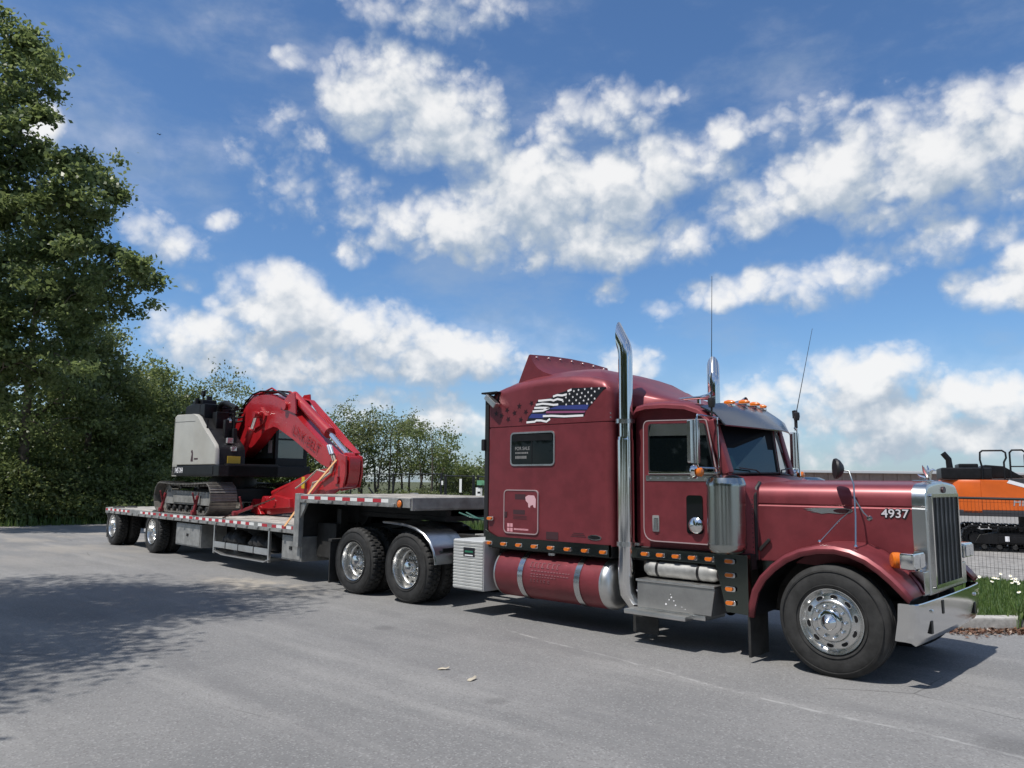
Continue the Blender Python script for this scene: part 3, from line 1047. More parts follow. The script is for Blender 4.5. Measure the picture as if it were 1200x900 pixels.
# door mirror --------------------------------------------------------
def door_mirror():
    mb = MB()
    mb.prism(rpoly([(-1.40, 2.01), (-1.20, 2.01), (-1.20, 2.475), (-1.40, 2.475)], 0.03), -1.305, -1.265, axis='X')
    b = mb.build('door_mirror', STEEL, TR)
    m2 = MB()
    m2.tube([(-1.15, -1.0, 2.51), (-1.24, -1.20, 2.53), (-1.245, -1.28, 2.53), (-1.245, -1.30, 2.49), (-1.245, -1.30, 2.00), (-1.245, -1.27, 1.965), (-1.15, -1.02, 1.96)], 0.011, 8)
    m2.tube([(-1.15, -1.02, 2.51), (-1.14, -1.05, 2.48), (-1.12, -1.05, 1.90)], 0.010, 8)
    m2.build('mirror_bracket', CHROME, b)
    m3 = MB()
    m3.lathe([(-0.01, 0.0), (-0.005, 0.075), (0.01, 0.08), (0.04, 0.055), (0.055, 0.0)], (-1.29, -1.30, 1.925), 'X', 18)
    m3.build('convex_mirror', CHROME, b)
    m4 = MB()
    m4.lathe([(-0.02, 0.0), (-0.02, 0.045), (0.015, 0.05), (0.03, 0.035), (0.036, 0.0)], (-1.21, -1.31, 1.915), 'X', 16)
    m4.build('mirror_lamp', AMBER, b)
    m5 = MB()
    m5.prism(rect(-1.39, -1.21, 2.02, 2.465, 0.02), -1.309, -1.304, axis='X')
    m5.build('mirror_glass', GLASS, b)
    return b
dm = door_mirror()
dm.location.x = -0.05
dm2 = mirror_y(dm)
# aerials
def aerial(y, lean, L):
    mb = MB()
    mb.lathe([(0, 0.0), (0, 0.032), (0.05, 0.042), (0.10, 0.038), (0.115, 0.0)], (-1.22, y, 2.62), 'Z', 14)
    mb.tube([(-1.22, y, 2.52), (-1.22, y, 2.63)], 0.012, 8)
    mb.tube([(-1.22, y, 2.72), (-1.22 + lean[0] * 0.5 * L, y + lean[1] * 0.5 * L, 2.72 + L * 0.5), (-1.22 + lean[0] * L, y + lean[1] * L, 2.72 + L)], [0.006, 0.004, 0.0025], 6)
    return mb.build('aerial', PLASTIC, TR)
aerial(-1.10, (0.03, 0.0), 1.36)
aerial(1.12, (0.10, 0.30), 1.15)
mb = MB()
mb.tube([(-1.30, 1.26, 2.50), (-1.30, 1.26, 2.66)], 0.012, 8)
mb.lathe([(0, 0.0), (0, 0.03), (0.10, 0.035), (0.11, 0.0)], (-1.30, 1.26, 2.66), 'Z', 12)
mb.build('aerial_base', PLASTIC, TR)

# air cleaner ----------------------------------------------------------
mb = MB()
mb.lathe([(0, 0.10), (0.02, 0.17), (0.06, 0.198), (0.10, 0.200), (0.10, 0.207), (0.115, 0.207), (0.115, 0.200), (0.30, 0.200), (0.30, 0.206), (0.315, 0.206), (0.315, 0.200), (0.50, 0.200), (0.50, 0.206),
          (0.515, 0.206), (0.515, 0.200), (0.70, 0.200), (0.70, 0.208), (0.72, 0.208), (0.74, 0.205), (0.79, 0.185), (0.82, 0.12), (0.825, 0.0)], (-1.075, -1.10, 1.065), 'Z', 40)
mb.tube([(-1.07, -1.02, 1.55), (-1.07, -0.75, 1.55)], 0.11, 16)
mb.box(-1.15, -1.0, -1.0, -0.8, 1.15, 1.20, 0.01)
o = mb.build('air_cleaner', CANN, TR, ang=40)
mirror_y(o)

# marker lamp --------------------------------------------------------
def marker(parent=TR):
    mb = MB()
    mb.prism(rect(-0.058, 0.058, -0.026, 0.026, 0.02), 0.0, -0.012, m=1, bev=0.004)
    mb.prism(rect(-0.05, 0.03, -0.019, 0.019, 0.014), -0.01, -0.03, m=0, bev=0.006)
    return mb.build('marker_lamp', [AMBER, CHROME], parent)
mk = marker()
mk.location = (-2.15, -1.012, 0.985)
for k in range(1, 5):
    dup(mk, location=(-2.15 + 0.205 * k, -1.012, 0.985))
for k in range(4):
    dup(mk, location=(-1.065, -1.068, 0.985 - 0.142 * k))
for k in range(8):
    dup(mk, location=(-4.575 + 0.2725 * k, -1.117, 0.975))
dup(mk, location=(-4.585, -1.095, 1.30))
# sill below the cab, cowl side panel, panel below the hood
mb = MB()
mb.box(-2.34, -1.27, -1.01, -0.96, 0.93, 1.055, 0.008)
mb.build('cab_skirt', DARK_REFL, TR)
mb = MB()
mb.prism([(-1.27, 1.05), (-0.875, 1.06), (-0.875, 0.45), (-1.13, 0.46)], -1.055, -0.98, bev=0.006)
mb.build('cowl_side_panel', DARK_REFL, TR)
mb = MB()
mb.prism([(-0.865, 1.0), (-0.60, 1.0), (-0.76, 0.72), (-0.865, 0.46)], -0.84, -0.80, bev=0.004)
mb.build('lower_hood_panel', DARK_REFL, TR)
mb = MB()
mb.box(-2.34, -0.88, -0.95, 0.95, 0.90, 1.06, 0.01)
mb.build('cab_floor', FRAME, TR)
# air tank below the door, step box, hanging flap
mb = MB()
mb.lathe([(0, 0.0), (0.01, 0.06), (0.05, 0.088), (0.10, 0.092), (0.84, 0.092), (0.89, 0.088), (0.93, 0.06), (0.94, 0.0)], (-2.20, -0.93, 0.825), 'X', 24)
mb.build('air_tank', ALU_D, TR)
mb = MB()
for x in (-2.02, -1.5):
    mb.lathe([(0, 0.092), (0, 0.097), (0.03, 0.097), (0.03, 0.092)], (x, -0.93, 0.825), 'X', 24)
mb.build_each('air_tank_strap', BLACK, TR)
mb = MB()
mb.prism([(-2.20, 0.40), (-1.27, 0.40), (-1.22, 0.69), (-2.20, 0.69)], -1.12, -0.62, bev=0.012)
o = mb.build('step_box', mat('step_aluminium', (0.34, 0.34, 0.335), 0.42, 0.8, var=0.12, vscale=4), TR)
mb = MB()
mb.box(-2.29, -1.50, -1.26, -1.08, 0.335, 0.385, 0.01)
mb.box(-2.20, -1.35, -1.10, -0.66, 0.34, 0.40, 0.01)
mb.build('step_tread', ALU, o)
mb = MB()
mb.box(-2.21, -1.22, -1.135, -0.61, 0.688, 0.715, 0.008)
mb.build('step_lid', ALU, o)
mb = MB()
for x, z, r in ((-1.75, 0.55, .016), (-1.78, 0.52, .012), (-1.72, 0.515, .012), (-1.82, 0.47, .018), (-1.70, 0.47, .014), (-1.62, 0.46, .008), (-1.58, 0.44, .007), (-1.76, 0.58, .008)):
    mb.lathe([(0, r * 0.6), (-0.002, r * 0.6), (-0.003, 0)], (x, -1.1215, z), 'Y', 8)
mb.build('mud_spatter', WHITE, o, kind='stuff')
mb = MB()
mb.box(-2.32, -1.98, -1.03, -1.015, 0.10, 0.36, 0.003)
mb.build('step_flap', RUBBER, TR)
mirror_y(o)

# exhaust stacks -------------------------------------------------------
X = -2.455


def stack_pipe(turn):
    """pipe with a bend at the top, mitred by a vertical cut; turn spins the bend about the pipe"""
    mb = MB()
    mb.tube([(X + 0.30, -0.80, 0.36), (X + 0.16, -0.90, 0.37), (X + 0.06, -0.98, 0.43), (X + 0.01, -1.02, 0.53), (X, -1.03, 0.66), (X, -1.03, 1.04), (X, -1.03, 1.05), (X, -1.03, 2.30), (X, -1.03, 2.31), (X, -1.03, 2.34)],
            [0.092, 0.094, 0.096, 0.098, 0.098, 0.098, 0.102, 0.102, 0.094, 0.094], 24, caps=False)
    n = 24
    d = Vector((-0.48, 0, 0.877))
    axis = [(0.01, 2.30), (0.01, 2.36), (0.01, 3.30), (0.008, 3.36), (-0.002, 3.42), (-0.02, 3.47)]
    tilt = [0, 0, 0, 0.18, 0.34, 0.5]
    rings = []
    for (ax, az), t in zip(axis, tilt):
        u = Vector((math.cos(t), 0, math.sin(t)))
        rings.append([Vector((ax, 0, az)) + (u * math.cos(k * 2 * math.pi / n) + Vector((0, 1, 0)) * math.sin(k * 2 * math.pi / n)) * 0.086 for k in range(n)])
    cut = []
    for p in rings[-1]:
        w = (p.x + 0.075) / 0.48
        cut.append(p + d * max(0.0, w))
    rings.append(cut)
    inner = [[p.lerp(Vector((sum(q.x for q in r) / n, 0, sum(q.z for q in r) / n)), 0.06) for p in r] for r in (rings[-1], rings[-2], rings[2])]
    Mx = Matrix.Translation((X, -1.03, 0)) @ Matrix.Rotation(turn, 4, 'Z')
    mb.loft([[Mx @ p for p in r] for r in rings], cap0=False, cap1=False)
    mb.loft([[Mx @ p for p in r] for r in inner], cap0=False, cap1=True, m=1)
    o = mb.build('exhaust_stack', [CHROME, BLACK], TR, ang=40)
    return o


es = stack_pipe(0.0)
es.location = (0.05, 0, 0)
e2 = stack_pipe(R(60))
e2.scale = (1, -1, 1)
e2.location = (0.11, 0, -0.17)
mb = MB()
for z in (1.06, 2.5):
    mb.lathe([(0, 0.11), (0.0, 0.118), (0.05, 0.118), (0.05, 0.11)], (X, -1.03, z), 'Z', 24)
mb.box(X - 0.06, X + 0.02, -0.98, -0.75, 2.50, 2.54)
mb.box(X - 0.05, X + 0.15, -0.98, -0.8, 1.07, 1.10)
sc_ = mb.build('stack_clamp', STEEL, es)
dup(sc_, e2)
mb = MB()
mb.lathe([(0, 0.011), (-0.012, 0.008), (-0.014, 0)], (-2.56, -1.10, 2.63), 'Y', 8)
mb.lathe([(0, 0.011), (-0.012, 0.008), (-0.014, 0)], (-2.56, -1.10, 2.58), 'Y', 8)
mb.build_each('sleeper_bolt', CHROME, TR)

# ------------------------------------------------------------------ sleeper
SX0, SX1, SY = -4.665, -2.575, 1.08
def zs(x):
    return float(np.interp(x, [-4.67, -4.5, -4.2, -3.9, -3.6, -3.2, -2.9, -2.7, -2.575], [3.00, 3.075, 3.135, 3.165, 3.175, 3.160, 3.120, 3.065, 3.0]))
def sl_base(rf=0.13, rb=0.05):
    p = rpoly([(SX0, -SY), (SX1, -SY), (SX1, SY), (SX0, SY)], [rb, rf, rf, rb], 6)
    q = []
    for i, a in enumerate(p):
        b = p[(i + 1) % len(p)]
        q.append(a)
        L = math.hypot(b[0] - a[0], b[1] - a[1])
        if L > 0.5:
            for t in range(1, 12):
                q.append((a[0] + (b[0] - a[0]) * t / 12, a[1] + (b[1] - a[1]) * t / 12))
    return q
SLB = sl_base()
def sl_ring(inset, hfun):
    xc, hx = (SX0 + SX1) / 2, (SX1 - SX0) / 2
    q = [(xc + (x - xc) * (hx - inset) / hx, y * (SY - inset) / SY) for x, y in SLB]
    return [(x, y, hfun(x, y)) for x, y in q]
rings = [sl_ring(0, lambda x, y: 1.04), sl_ring(0, lambda x, y: 1.8)]
for ins, z in ((0, 2.525), (0.01, 2.53), (0.01, 2.538), (0.0, 2.543), (0.0, 2.62)):
    rings.append(sl_ring(ins, lambda x, y, z=z: z))
rad = 0.13
for k in range(0, 9):
    t = k / 8 * math.pi / 2
    ins = rad * (1 - math.cos(t)) * 0.95
    rings.append(sl_ring(ins, lambda x, y, t=t: zs(x) - rad + rad * math.sin(t)))
for ins in (0.26, 0.40, 0.58, 0.78, 0.98):
    rings.append(sl_ring(ins, lambda x, y, ins=ins: zs(max(SX0, min(SX1, x))) + 0.20 * (1 - (1 - ins / 1.08) ** 2) - 0.02))
mb = MB()
mb.loft(rings)
mb.build('sleeper_body', PAINT, TR, ang=45)
# sloping fairing from sleeper roof to cab roof
mb = MB()
rings = []
for x, z, w, zl in ((-2.75, 3.16, 0.92, 2.72), (-2.5, 3.03, 0.86, 2.72), (-2.2, 2.90, 0.80, 2.72), (-1.95, 2.815, 0.74, 2.72), (-1.78, 2.765, 0.70, 2.71), (-1.70, 2.735, 0.66, 2.70)):
    r = []
    for k in range(0, 13):
        t = math.pi * k / 12
        cy, sz = math.cos(t), math.sin(t)
        r.append((x, -w * (abs(cy) ** 0.55) * (1 if cy > 0 else -1), zl + (z - zl) * (sz ** 0.5)))
    rings.append(r)
mb.loft(rings)
mb.build('roof_fairing', PAINT, TR, ang=40)
# wing-like deflector across the roof
mb = MB()
rings = []
for y in (-0.86, -0.4, 0.0, 0.4, 0.86):
    cr = 0.04 * (1 - (y / 0.86) ** 2)
    sh = 0.27 + 0.03 * y
    rings.append([(x + sh, y, z + (cr if z > 3.2 else 0)) for x, z in ((-4.56, 3.14), (-4.46, 3.34), (-4.36, 3.535), (-4.335, 3.54), (-4.31, 3.48), (-4.27, 3.41), (-4.19, 3.33), (-4.08, 3.27), (-3.93, 3.22), (-3.8, 3.14))])
mb.loft(rings)
wing = mb.build('roof_deflector', PAINT, TR, ang=30)
mb = MB()
for k in range(7):
    y = -0.75 + 0.25 * k
    cr = 0.04 * (1 - (y / 0.86) ** 2)
    mb.lathe([(0, 0.0), (0, 0.014), (0.02, 0.016), (0.03, 0.0)], (-4.055 + 0.03 * y, y, 3.50 + cr), 'X', 8)
mb.build('deflector_lights', CHROME, wing, kind='stuff')
# skirt, back wall trim, work lamp
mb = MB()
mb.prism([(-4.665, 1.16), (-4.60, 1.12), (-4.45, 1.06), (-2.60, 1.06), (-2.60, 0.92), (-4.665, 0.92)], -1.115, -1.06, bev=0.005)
mb.build('sleeper_skirt', DARK_REFL, TR)
mb = MB()
mb.box(-4.62, -2.6, -1.05, 1.05, 0.90, 1.05, 0.01)
mb.build('sleeper_floor', FRAME, TR)
mb = MB()
mb.box(-4.735, -4.655, -1.085, -0.98, 1.05, 3.0, 0.015)
mb.box(-4.735, -4.655, 0.98, 1.085, 1.05, 3.0, 0.015)
mb.build_each('rear_edge_trim', PLASTIC, TR)
mb = MB()
mb.box(-4.76, -4.70, -1.13, -1.06, 2.22, 2.38, 0.015)
mb.build('rear_bracket', PLASTIC, TR)
mb = MB()
mb.box(-4.74, -4.44, -1.16, -1.0, 3.005, 3.03, 0.008)
M = Matrix.Translation((-4.54, -1.15, 2.90)) @ Matrix.Rotation(R(38), 4, 'Y')
mb.box(-0.11, 0.13, -0.05, 0.045, -0.04, 0.04, 0.012, 1, M)
mb.bar((-4.50, -1.10, 2.86), (-4.46, -1.07, 3.0), 0.02, 0.02)
mb.build('work_lamp', [BLACK, ALU], TR)
# sleeper window
NOTE = mat('faded_notice', (0.20, 0.20, 0.20), 0.6)
YS = -1.08
wp = rect(-4.235, -3.455, 2.005, 2.455, 0.07)
mb = MB()
frame_ring(mb, wp, 0.022, YS + 0.01, YS - 0.012)
wf = mb.build('sleeper_window', ALU, TR)
mb = MB()
mb.prism([(x * 0.965 - 3.845 * 0.035, 2.23 + (z - 2.23) * 0.95) for x, z in wp], YS + 0.01, YS - 0.004)
mb.build('sleeper_glass', GLASS, wf)
mb = MB()
mb.prism(rect(-4.19, -3.50, 2.335, 2.425, 0.01), YS - 0.004, YS - 0.0055)
mb.box(-3.86, -3.845, YS - 0.007, YS - 0.004, 2.03, 2.33)
mb.build('window_blind', BLACK, wf)
lettering('window_notice', 'FOR SALE', 0.062, (-4.02, YS - 0.0055, 2.235), NOTE, wf, extrude=0.0005, bold=0.001)
for z, t in ((2.165, 'PLEASE CALL'), (2.105, 'OWNER')):
    pass
mb = MB()
rn = random.Random(4)
for z, h, n in ((2.178, 0.022, 9), (2.12, 0.036, 8)):
    x = -4.145
    for k in range(n):
        w = rn.uniform(0.014, 0.026)
        mb.box(x, x + w, YS - 0.0055, YS - 0.0045, z - h / 2, z + h / 2)
        x += w + 0.007
mb.build('notice_lines', NOTE, wf, ang=0, kind='stuff')
# luggage door
lp = rect(-4.335, -3.735, 1.125, 1.685, 0.07)
mb = MB()
mb.prism(lp, YS + 0.02, YS - 0.010, bev=0.004)
ld = mb.build('luggage_door', PAINT, TR)
mb = MB()
frame_ring(mb, [(-4.035 + (x + 4.035) * 1.03, 1.405 + (z - 1.405) * 1.03) for x, z in lp], 0.014, YS + 0.01, YS - 0.016)
mb.build('door_moulding', GREYV, ld)
mb = MB()
mb.prism(rect(-4.14, -3.95, 1.565, 1.635, 0.01), YS - 0.01, YS - 0.0115)
mb.prism(rect(-4.17, -3.96, 1.37, 1.43, 0.01), YS - 0.01, YS - 0.0115)
for k in range(3):
    mb.box(-4.17, -3.93, YS - 0.0125, YS - 0.010, 1.345 - 0.018 * k, 1.352 - 0.018 * k)
mb.box(-4.33, -4.28, YS - 0.02, YS - 0.01, 1.33, 1.40, 0.004)
mb.build('dark_sticker', DARKPR, ld)
mb = MB()
mb.prism(rpoly([(-3.955, 1.60), (-3.90, 1.625), (-3.80, 1.62), (-3.77, 1.57), (-3.775, 1.46), (-3.81, 1.47), (-3.815, 1.50), (-3.86, 1.49), (-3.875, 1.46), (-3.90, 1.47), (-3.905, 1.52), (-3.945, 1.55)], 0.01), YS - 0.01, YS - 0.012)
mb.build('pig_sticker', mat('pale_pink_vinyl', (0.62, 0.38, 0.42), 0.5), ld)
mb = MB()
for x, z in ((-4.255, 1.225), (-4.20, 1.225), (-4.255, 1.165), (-4.20, 1.165)):
    mb.box(x - 0.022, x + 0.022, YS - 0.012, YS - 0.01, z - 0.024, z + 0.024)
x = -4.155
for k in range(12):
    w = rn.uniform(0.012, 0.02)
    mb.box(x, x + w, YS - 0.012, YS - 0.01, 1.165, 1.187)
    x += w + 0.005
mb.build('pink_sticker', mat('pink_vinyl', (0.62, 0.30, 0.34), 0.5), ld)
# small plates along the bottom
mb = MB()
mb.prism(rect(-3.60, -3.40, 1.075, 1.17, 0.01), YS + 0.01, YS - 0.004)
mb.build('dark_plate', DARKPR, TR)
mb = MB()
for k in range(3):
    mb.box(-3.20 + 0.02 * k, -2.96 - 0.02 * k, YS - 0.003, YS + 0.01, 1.13 + 0.02 * k, 1.138 + 0.02 * k)
mb.build('faded_lines', DARKPR, TR, kind='stuff')
mb = MB()
frame_ring(mb, oval(-2.83, 1.135, 0.105, 0.034, 24), 0.012, YS + 0.01, YS - 0.006)
mb.prism(oval(-2.83, 1.135, 0.10, 0.03, 24), YS + 0.01, YS - 0.003, m=1)
mb.build('oval_badge', [CHROME, BLACK], TR)

# flag decal -------------------------------------------------------------
FLAG = {'base': [(-3.95, 2.581), (-3.916, 2.663), (-3.847, 2.721), (-3.806, 2.781), (-3.765, 2.851), (-3.509, 2.886), (-3.482, 2.915), (-3.248, 2.958), (-3.172, 2.983), (-2.652, 2.957), (-2.802, 2.818), (-2.936, 2.7), (-2.96, 2.682), (-2.985, 2.615), (-3.299, 2.606), (-3.548, 2.623), (-3.574, 2.569), (-3.79, 2.574)], 'blue': [(-3.403, 2.772), (-2.911, 2.757), (-2.936, 2.695), (-3.575, 2.737)], 'purple': [(-3.601, 2.713), (-2.96, 2.682), (-2.979, 2.658), (-3.615, 2.686)], 'blue2': [(-3.86, 2.691), (-3.601, 2.677), (-3.655, 2.624), (-3.915, 2.637)], 'w1': [(-3.248, 2.948), (-3.184, 2.964)], 'w2': [(-3.489, 2.895), (-3.417, 2.91), (-3.338, 2.899), (-3.261, 2.909)], 'w3': [(-3.744, 2.855), (-3.642, 2.856), (-3.529, 2.857), (-3.482, 2.843), (-3.416, 2.859), (-3.325, 2.838)], 'w4': [(-3.785, 2.806), (-3.669, 2.814), (-3.575, 2.803), (-3.482, 2.787), (-3.403, 2.788)], 'w5': [(-3.812, 2.766), (-3.71, 2.763), (-3.628, 2.758), (-3.561, 2.751)], 'w6': [(-3.84, 2.721), (-3.764, 2.722), (-3.662, 2.721), (-3.601, 2.738), (-3.555, 2.751)], 'w7': [(-3.662, 2.65), (-3.508, 2.647), (-3.299, 2.629), (-3.122, 2.627), (-2.997, 2.625)], 'w8': [(-3.95, 2.581), (-3.873, 2.583), (-3.804, 2.584), (-3.777, 2.599), (-3.695, 2.595), (-3.601, 2.575), (-3.541, 2.608)], 'stars': [(-2.753, 2.946), (-2.868, 2.955), (-2.817, 2.912), (-2.972, 2.953), (-2.92, 2.91), (-2.869, 2.867), (-2.819, 2.824), (-3.071, 2.95), (-3.019, 2.907), (-2.967, 2.864), (-2.916, 2.821), (-2.865, 2.779), (-3.146, 2.941), (-3.094, 2.897), (-3.041, 2.854), (-2.99, 2.811), (-2.938, 2.769), (-3.216, 2.911), (-3.163, 2.867), (-3.11, 2.824), (-3.058, 2.781), (-3.274, 2.87), (-3.22, 2.826), (-3.167, 2.783), (-3.325, 2.823), (-3.271, 2.779)], 'dots': [(-4.516, 2.729), (-4.41, 2.692), (-4.31, 2.765), (-4.287, 2.639), (-4.172, 2.719), (-4.085, 2.806), (-4.056, 2.621), (-3.965, 2.72), (-3.864, 2.831)]}
mb = MB()
mb.prism(FLAG['base'], YS + 0.01, YS - 0.002, m=0)
mb.prism(FLAG['blue'], YS, YS - 0.003, m=1)
mb.prism(FLAG['blue2'], YS, YS - 0.003, m=1)
mb.prism(FLAG['purple'], YS, YS - 0.0035, m=2)
for k in range(1, 9):
    mb.ribbon(FLAG['w%d' % k], 0.026, YS - 0.001, 0.0035, m=3)
for x, z in FLAG['stars']:
    s = []
    for k in range(10):
        a = math.pi / 2 + k * math.pi / 5
        r = 0.017 if k % 2 == 0 else 0.007
        s.append((x + r * math.cos(a), z + r * math.sin(a)))
    mb.prism(s, YS - 0.001, YS - 0.0045, m=3)
mb.build('flag_decal', [BLACKV, BLUE, PURPLE, WHITE], TR, ang=0)
mb = MB()
for i, (x, z) in enumerate(FLAG['dots']):
    s = []
    for k in range(10):
        a = math.pi / 2 + k * math.pi / 5 + i
        r = 0.045 if k % 2 == 0 else 0.02
        s.append((x + r * math.cos(a), z + r * math.sin(a)))
    mb.prism(s, YS + 0.002, YS - 0.002)
mb.build('star_decals', PAINT_D, TR, ang=0, kind='stuff')

# ------------------------------------------------------------------ tank, box, fenders behind
def tank():
    mb = MB()
    mb.lathe([(0.0, 0.0), (0.01, 0.20), (0.03, 0.27), (0.07, 0.30), (0.10, 0.305), (1.80, 0.305)], (-4.52, -0.85, 0.585), 'X', 40, m=0, caps=False)
    mb.lathe([(1.80, 0.305), (1.83, 0.31), (1.86, 0.305), (1.91, 0.28), (1.945, 0.2), (1.955, 0.0)], (-4.52, -0.85, 0.585), 'X', 40, m=1, caps=False)
    mb.lathe([(0.055, 0.297), (0.06, 0.308), (0.085, 0.309), (0.085, 0.30)], (-4.52, -0.85, 0.585), 'X', 40, m=1, caps=False)
    t = mb.build('fuel_tank', [PAINT, ALU], TR, ang=40)
    for x in (-4.02, -3.09):
        s = MB()
        s.lathe([(0, 0.30), (0, 0.318), (0.085, 0.318), (0.085, 0.30)], (x, -0.85, 0.585), 'X', 40, caps=False)
        s.box(x + 0.01, x + 0.075, -0.90, -0.5, 0.88, 0.93, 0.005)
        s.build('tank_strap', STEEL, t)
    s = MB()
    for k, (z, h, n, wmax) in enumerate(((0.745, 0.075, 7, 0.075), (0.675, 0.014, 13, 0.045), (0.635, 0.014, 13, 0.045), (0.605, 0.012, 9, 0.045), (0.555, 0.035, 6, 0.06))):
        x = -3.80 if k else -3.83
        yy = -0.85 - math.sqrt(max(0.001, 0.307 ** 2 - (z - 0.585) ** 2)) - 0.001
        sl = math.atan2(z - 0.585, math.sqrt(0.307 ** 2 - (z - 0.585) ** 2))
        for j in range(n):
            w = rn.uniform(0.5, 1.0) * wmax
            M = Matrix.Translation((x, yy, z)) @ Matrix.Rotation(-sl, 4, 'X')
            if k in (0, 4):
                s.box(0, w * 0.22, -0.0012, 0.0012, -h / 2, h / 2, mtx=M)
                s.box(0, w * 0.7, -0.0012, 0.0012, h / 2 - 0.01, h / 2, mtx=M)
                s.box(0, w * 0.6, -0.0012, 0.0012, -h / 2, -h / 2 + 0.01, mtx=M)
            else:
                s.box(0, w, -0.0012, 0.0012, -h / 2, h / 2, mtx=M)
            x += w + 0.016
    s.build('worn_lettering', mat('worn_silver_print', (0.20, 0.075, 0.085), 0.5), t, ang=0, kind='stuff')
    s = MB()
    s.lathe([(0, 0.06), (0.03, 0.06), (0.035, 0.055), (0.05, 0.05), (0.05, 0)], (-3.6, -0.95, 0.865), 'Z', 18)
    s.build('filler_cap', ALU, t)
    return t
tk = tank()
mirror_y(tk)
mb = MB()
mb.box(-4.75, -4.45, -0.9, 0.9, 0.62, 0.95, 0.01)
mb.build('crossmember_box', FRAME, TR)
# ribbed battery box with sticker
mb = MB()
mb.box(-5.20, -4.60, -1.20, -0.62, 0.33, 1.0, 0.012)
rb = mb.build('battery_box', ALU_B, TR)
slat = MB().prism([(0, 0), (-0.012, 0.006), (-0.014, 0.030), (0, 0.038)], -5.19, -4.61, axis='X').build('slat', ALU_B, rb)
slat.location = (0, -1.20, 0.345)
for k in range(1, 16):
    dup(slat, location=(0, -1.20, 0.345 + 0.0405 * k))
mb = MB()
mb.box(-4.985, -4.765, -1.2185, -1.20, 0.775, 0.895, 0.003)
mb.box(-4.955, -4.795, -1.2200, -1.21, 0.83, 0.855, m=1)
mb.box(-4.955, -4.795, -1.2200, -1.21, 0.785, 0.80, m=2)
mb.build('box_sticker', [BLACKV, GREENV, WHITE], rb)
mirror_y(rb)
# quarter fender
def qfender():
    prof = [(-6.78, 1.165), (-6.60, 1.162), (-6.40, 1.155), (-6.2, 1.14), (-6.0, 1.10), (-5.82, 1.03), (-5.68, 0.92), (-5.59, 0.79), (-5.55, 0.66), (-5.545, 0.61)]
    mb = MB()
    rings = []
    for i, (x, z) in enumerate(prof):
        dx, dz = x + 6.25, z - 0.5
        L = math.hypot(dx, dz)
        nx, nz = dx / L, dz / L
        rings.append([(x - nx * 0.02, -1.235, z - nz * 0.02), (x, -1.24, z), (x + nx * 0.016, -1.225, z + nz * 0.016), (x + nx * 0.016, -0.60, z + nz * 0.016), (x, -0.595, z), (x - nx * 0.01, -0.60, z - nz * 0.01), (x - nx * 0.008, -1.20, z - nz * 0.008)])
    mb.loft(rings)
    f = mb.build('quarter_fender', STEEL, TR, ang=40)
    b = MB()
    b.box(-5.55, -5.535, -1.10, -0.66, 0.78, 0.835, 0.003)
    b.build('fender_light_bar', BLACK, f)
    return f
mirror_y(qfender())
mb = MB()
mb.box(-8.22, -8.19, -1.22, -0.60, 0.12, 0.80, 0.006)
mb.box(-8.26, -8.16, -1.22, -0.40, 0.78, 0.83, 0.01)
o = mb.build('rear_mud_flap', RUBBER, TR)
mirror_y(o)
# air lines and a coiled hose between cab and trailer
mb = MB()
for y0, y1, sag in ((-0.35, -0.5, 0.25), (-0.2, -0.35, 0.3)):
    pts = []
    for k in range(13):
        t = k / 12
        pts.append((-4.70 - 1.15 * t, y0 + (y1 - y0) * t, 1.62 - 0.30 * t - sag * math.sin(math.pi * t) * 0.8))
    mb.tube(pts, 0.014, 6)
mb.build_each('air_line', LINE, TR)
mb = MB()
pts = []
for k in range(120):
    t = k / 119
    a = t * 2 * math.pi * 12
    pts.append((-4.85 - 0.30 * t, -0.55 + 0.05 * math.cos(a), 1.10 + 0.05 * math.sin(a)))
mb.tube(pts, 0.010, 5)
mb.build('coiled_hose', STEEL, TR)
mb = MB()
mb.box(-5.5, -4.68, -0.5, 0.5, 1.0, 1.02, 0.004)
mb.build('deck_plate', ALU_D, TR)

# ------------------------------------------------------------------ the step-deck trailer
PHI = -0.06133
KP = Vector((-7.2, 0, 0))
TL = thing('step_deck_trailer', 'grey step deck flatbed trailer with red and white tape along its rails', 'trailer', KP, PHI)


def on_trailer(x, y, z):
    c, s = math.cos(PHI), math.sin(PHI)
    return Vector((KP.x + x * c - y * s, x * s + y * c, z))


tw = make_wheel('drive', TL, (-9.357, -1.27, 0.515))
for x, s in ((-12.427, -1), (-9.357, 1), (-12.427, 1)):
    dup(tw, location=(x, s * 1.27, 0.515), rotation_euler=(0, 0, 0 if s < 0 else math.pi))
ZL, ZU = 1.0, 1.545
mb = MB()
for k in range(18):
    y = -1.24 + k * 2.48 / 18
    mb.box(-13.0, -2.16, y + 0.002, y + 2.48 / 18 - 0.002, ZL - 0.05, ZL - 0.004 * (k % 2))
mb.build('lower_deck', DECKM, TL, ang=0, kind='stuff')
mb = MB()
for k in range(18):
    y = -1.24 + k * 2.48 / 18
    mb.box(-2.10, 1.26, y + 0.002, y + 2.48 / 18 - 0.002, ZU - 0.05, ZU - 0.004 * (k % 2))
mb.build('upper_deck', DECKM, TL, ang=0, kind='stuff')
mb = MB()
for s in (-1, 1):
    mb.box(-13.05, -2.10, s * 1.265 - 0.025, s * 1.265 + 0.025, 0.845, 0.992, 0.008)
mb.box(-13.06, -13.0, -1.26, 1.26, 0.80, 0.99, 0.01)
mb.build_each('lower_rail', ALU_D, TL)
mb = MB()
for s in (-1, 1):
    mb.box(-2.14, 1.30, s * 1.265 - 0.025, s * 1.265 + 0.025, 1.40, 1.54, 0.008)
mb.box(1.26, 1.32, -1.26, 1.26, 1.36, 1.55, 0.012)
mb.box(1.315, 1.33, -1.20, 1.20, 1.385, 1.40)
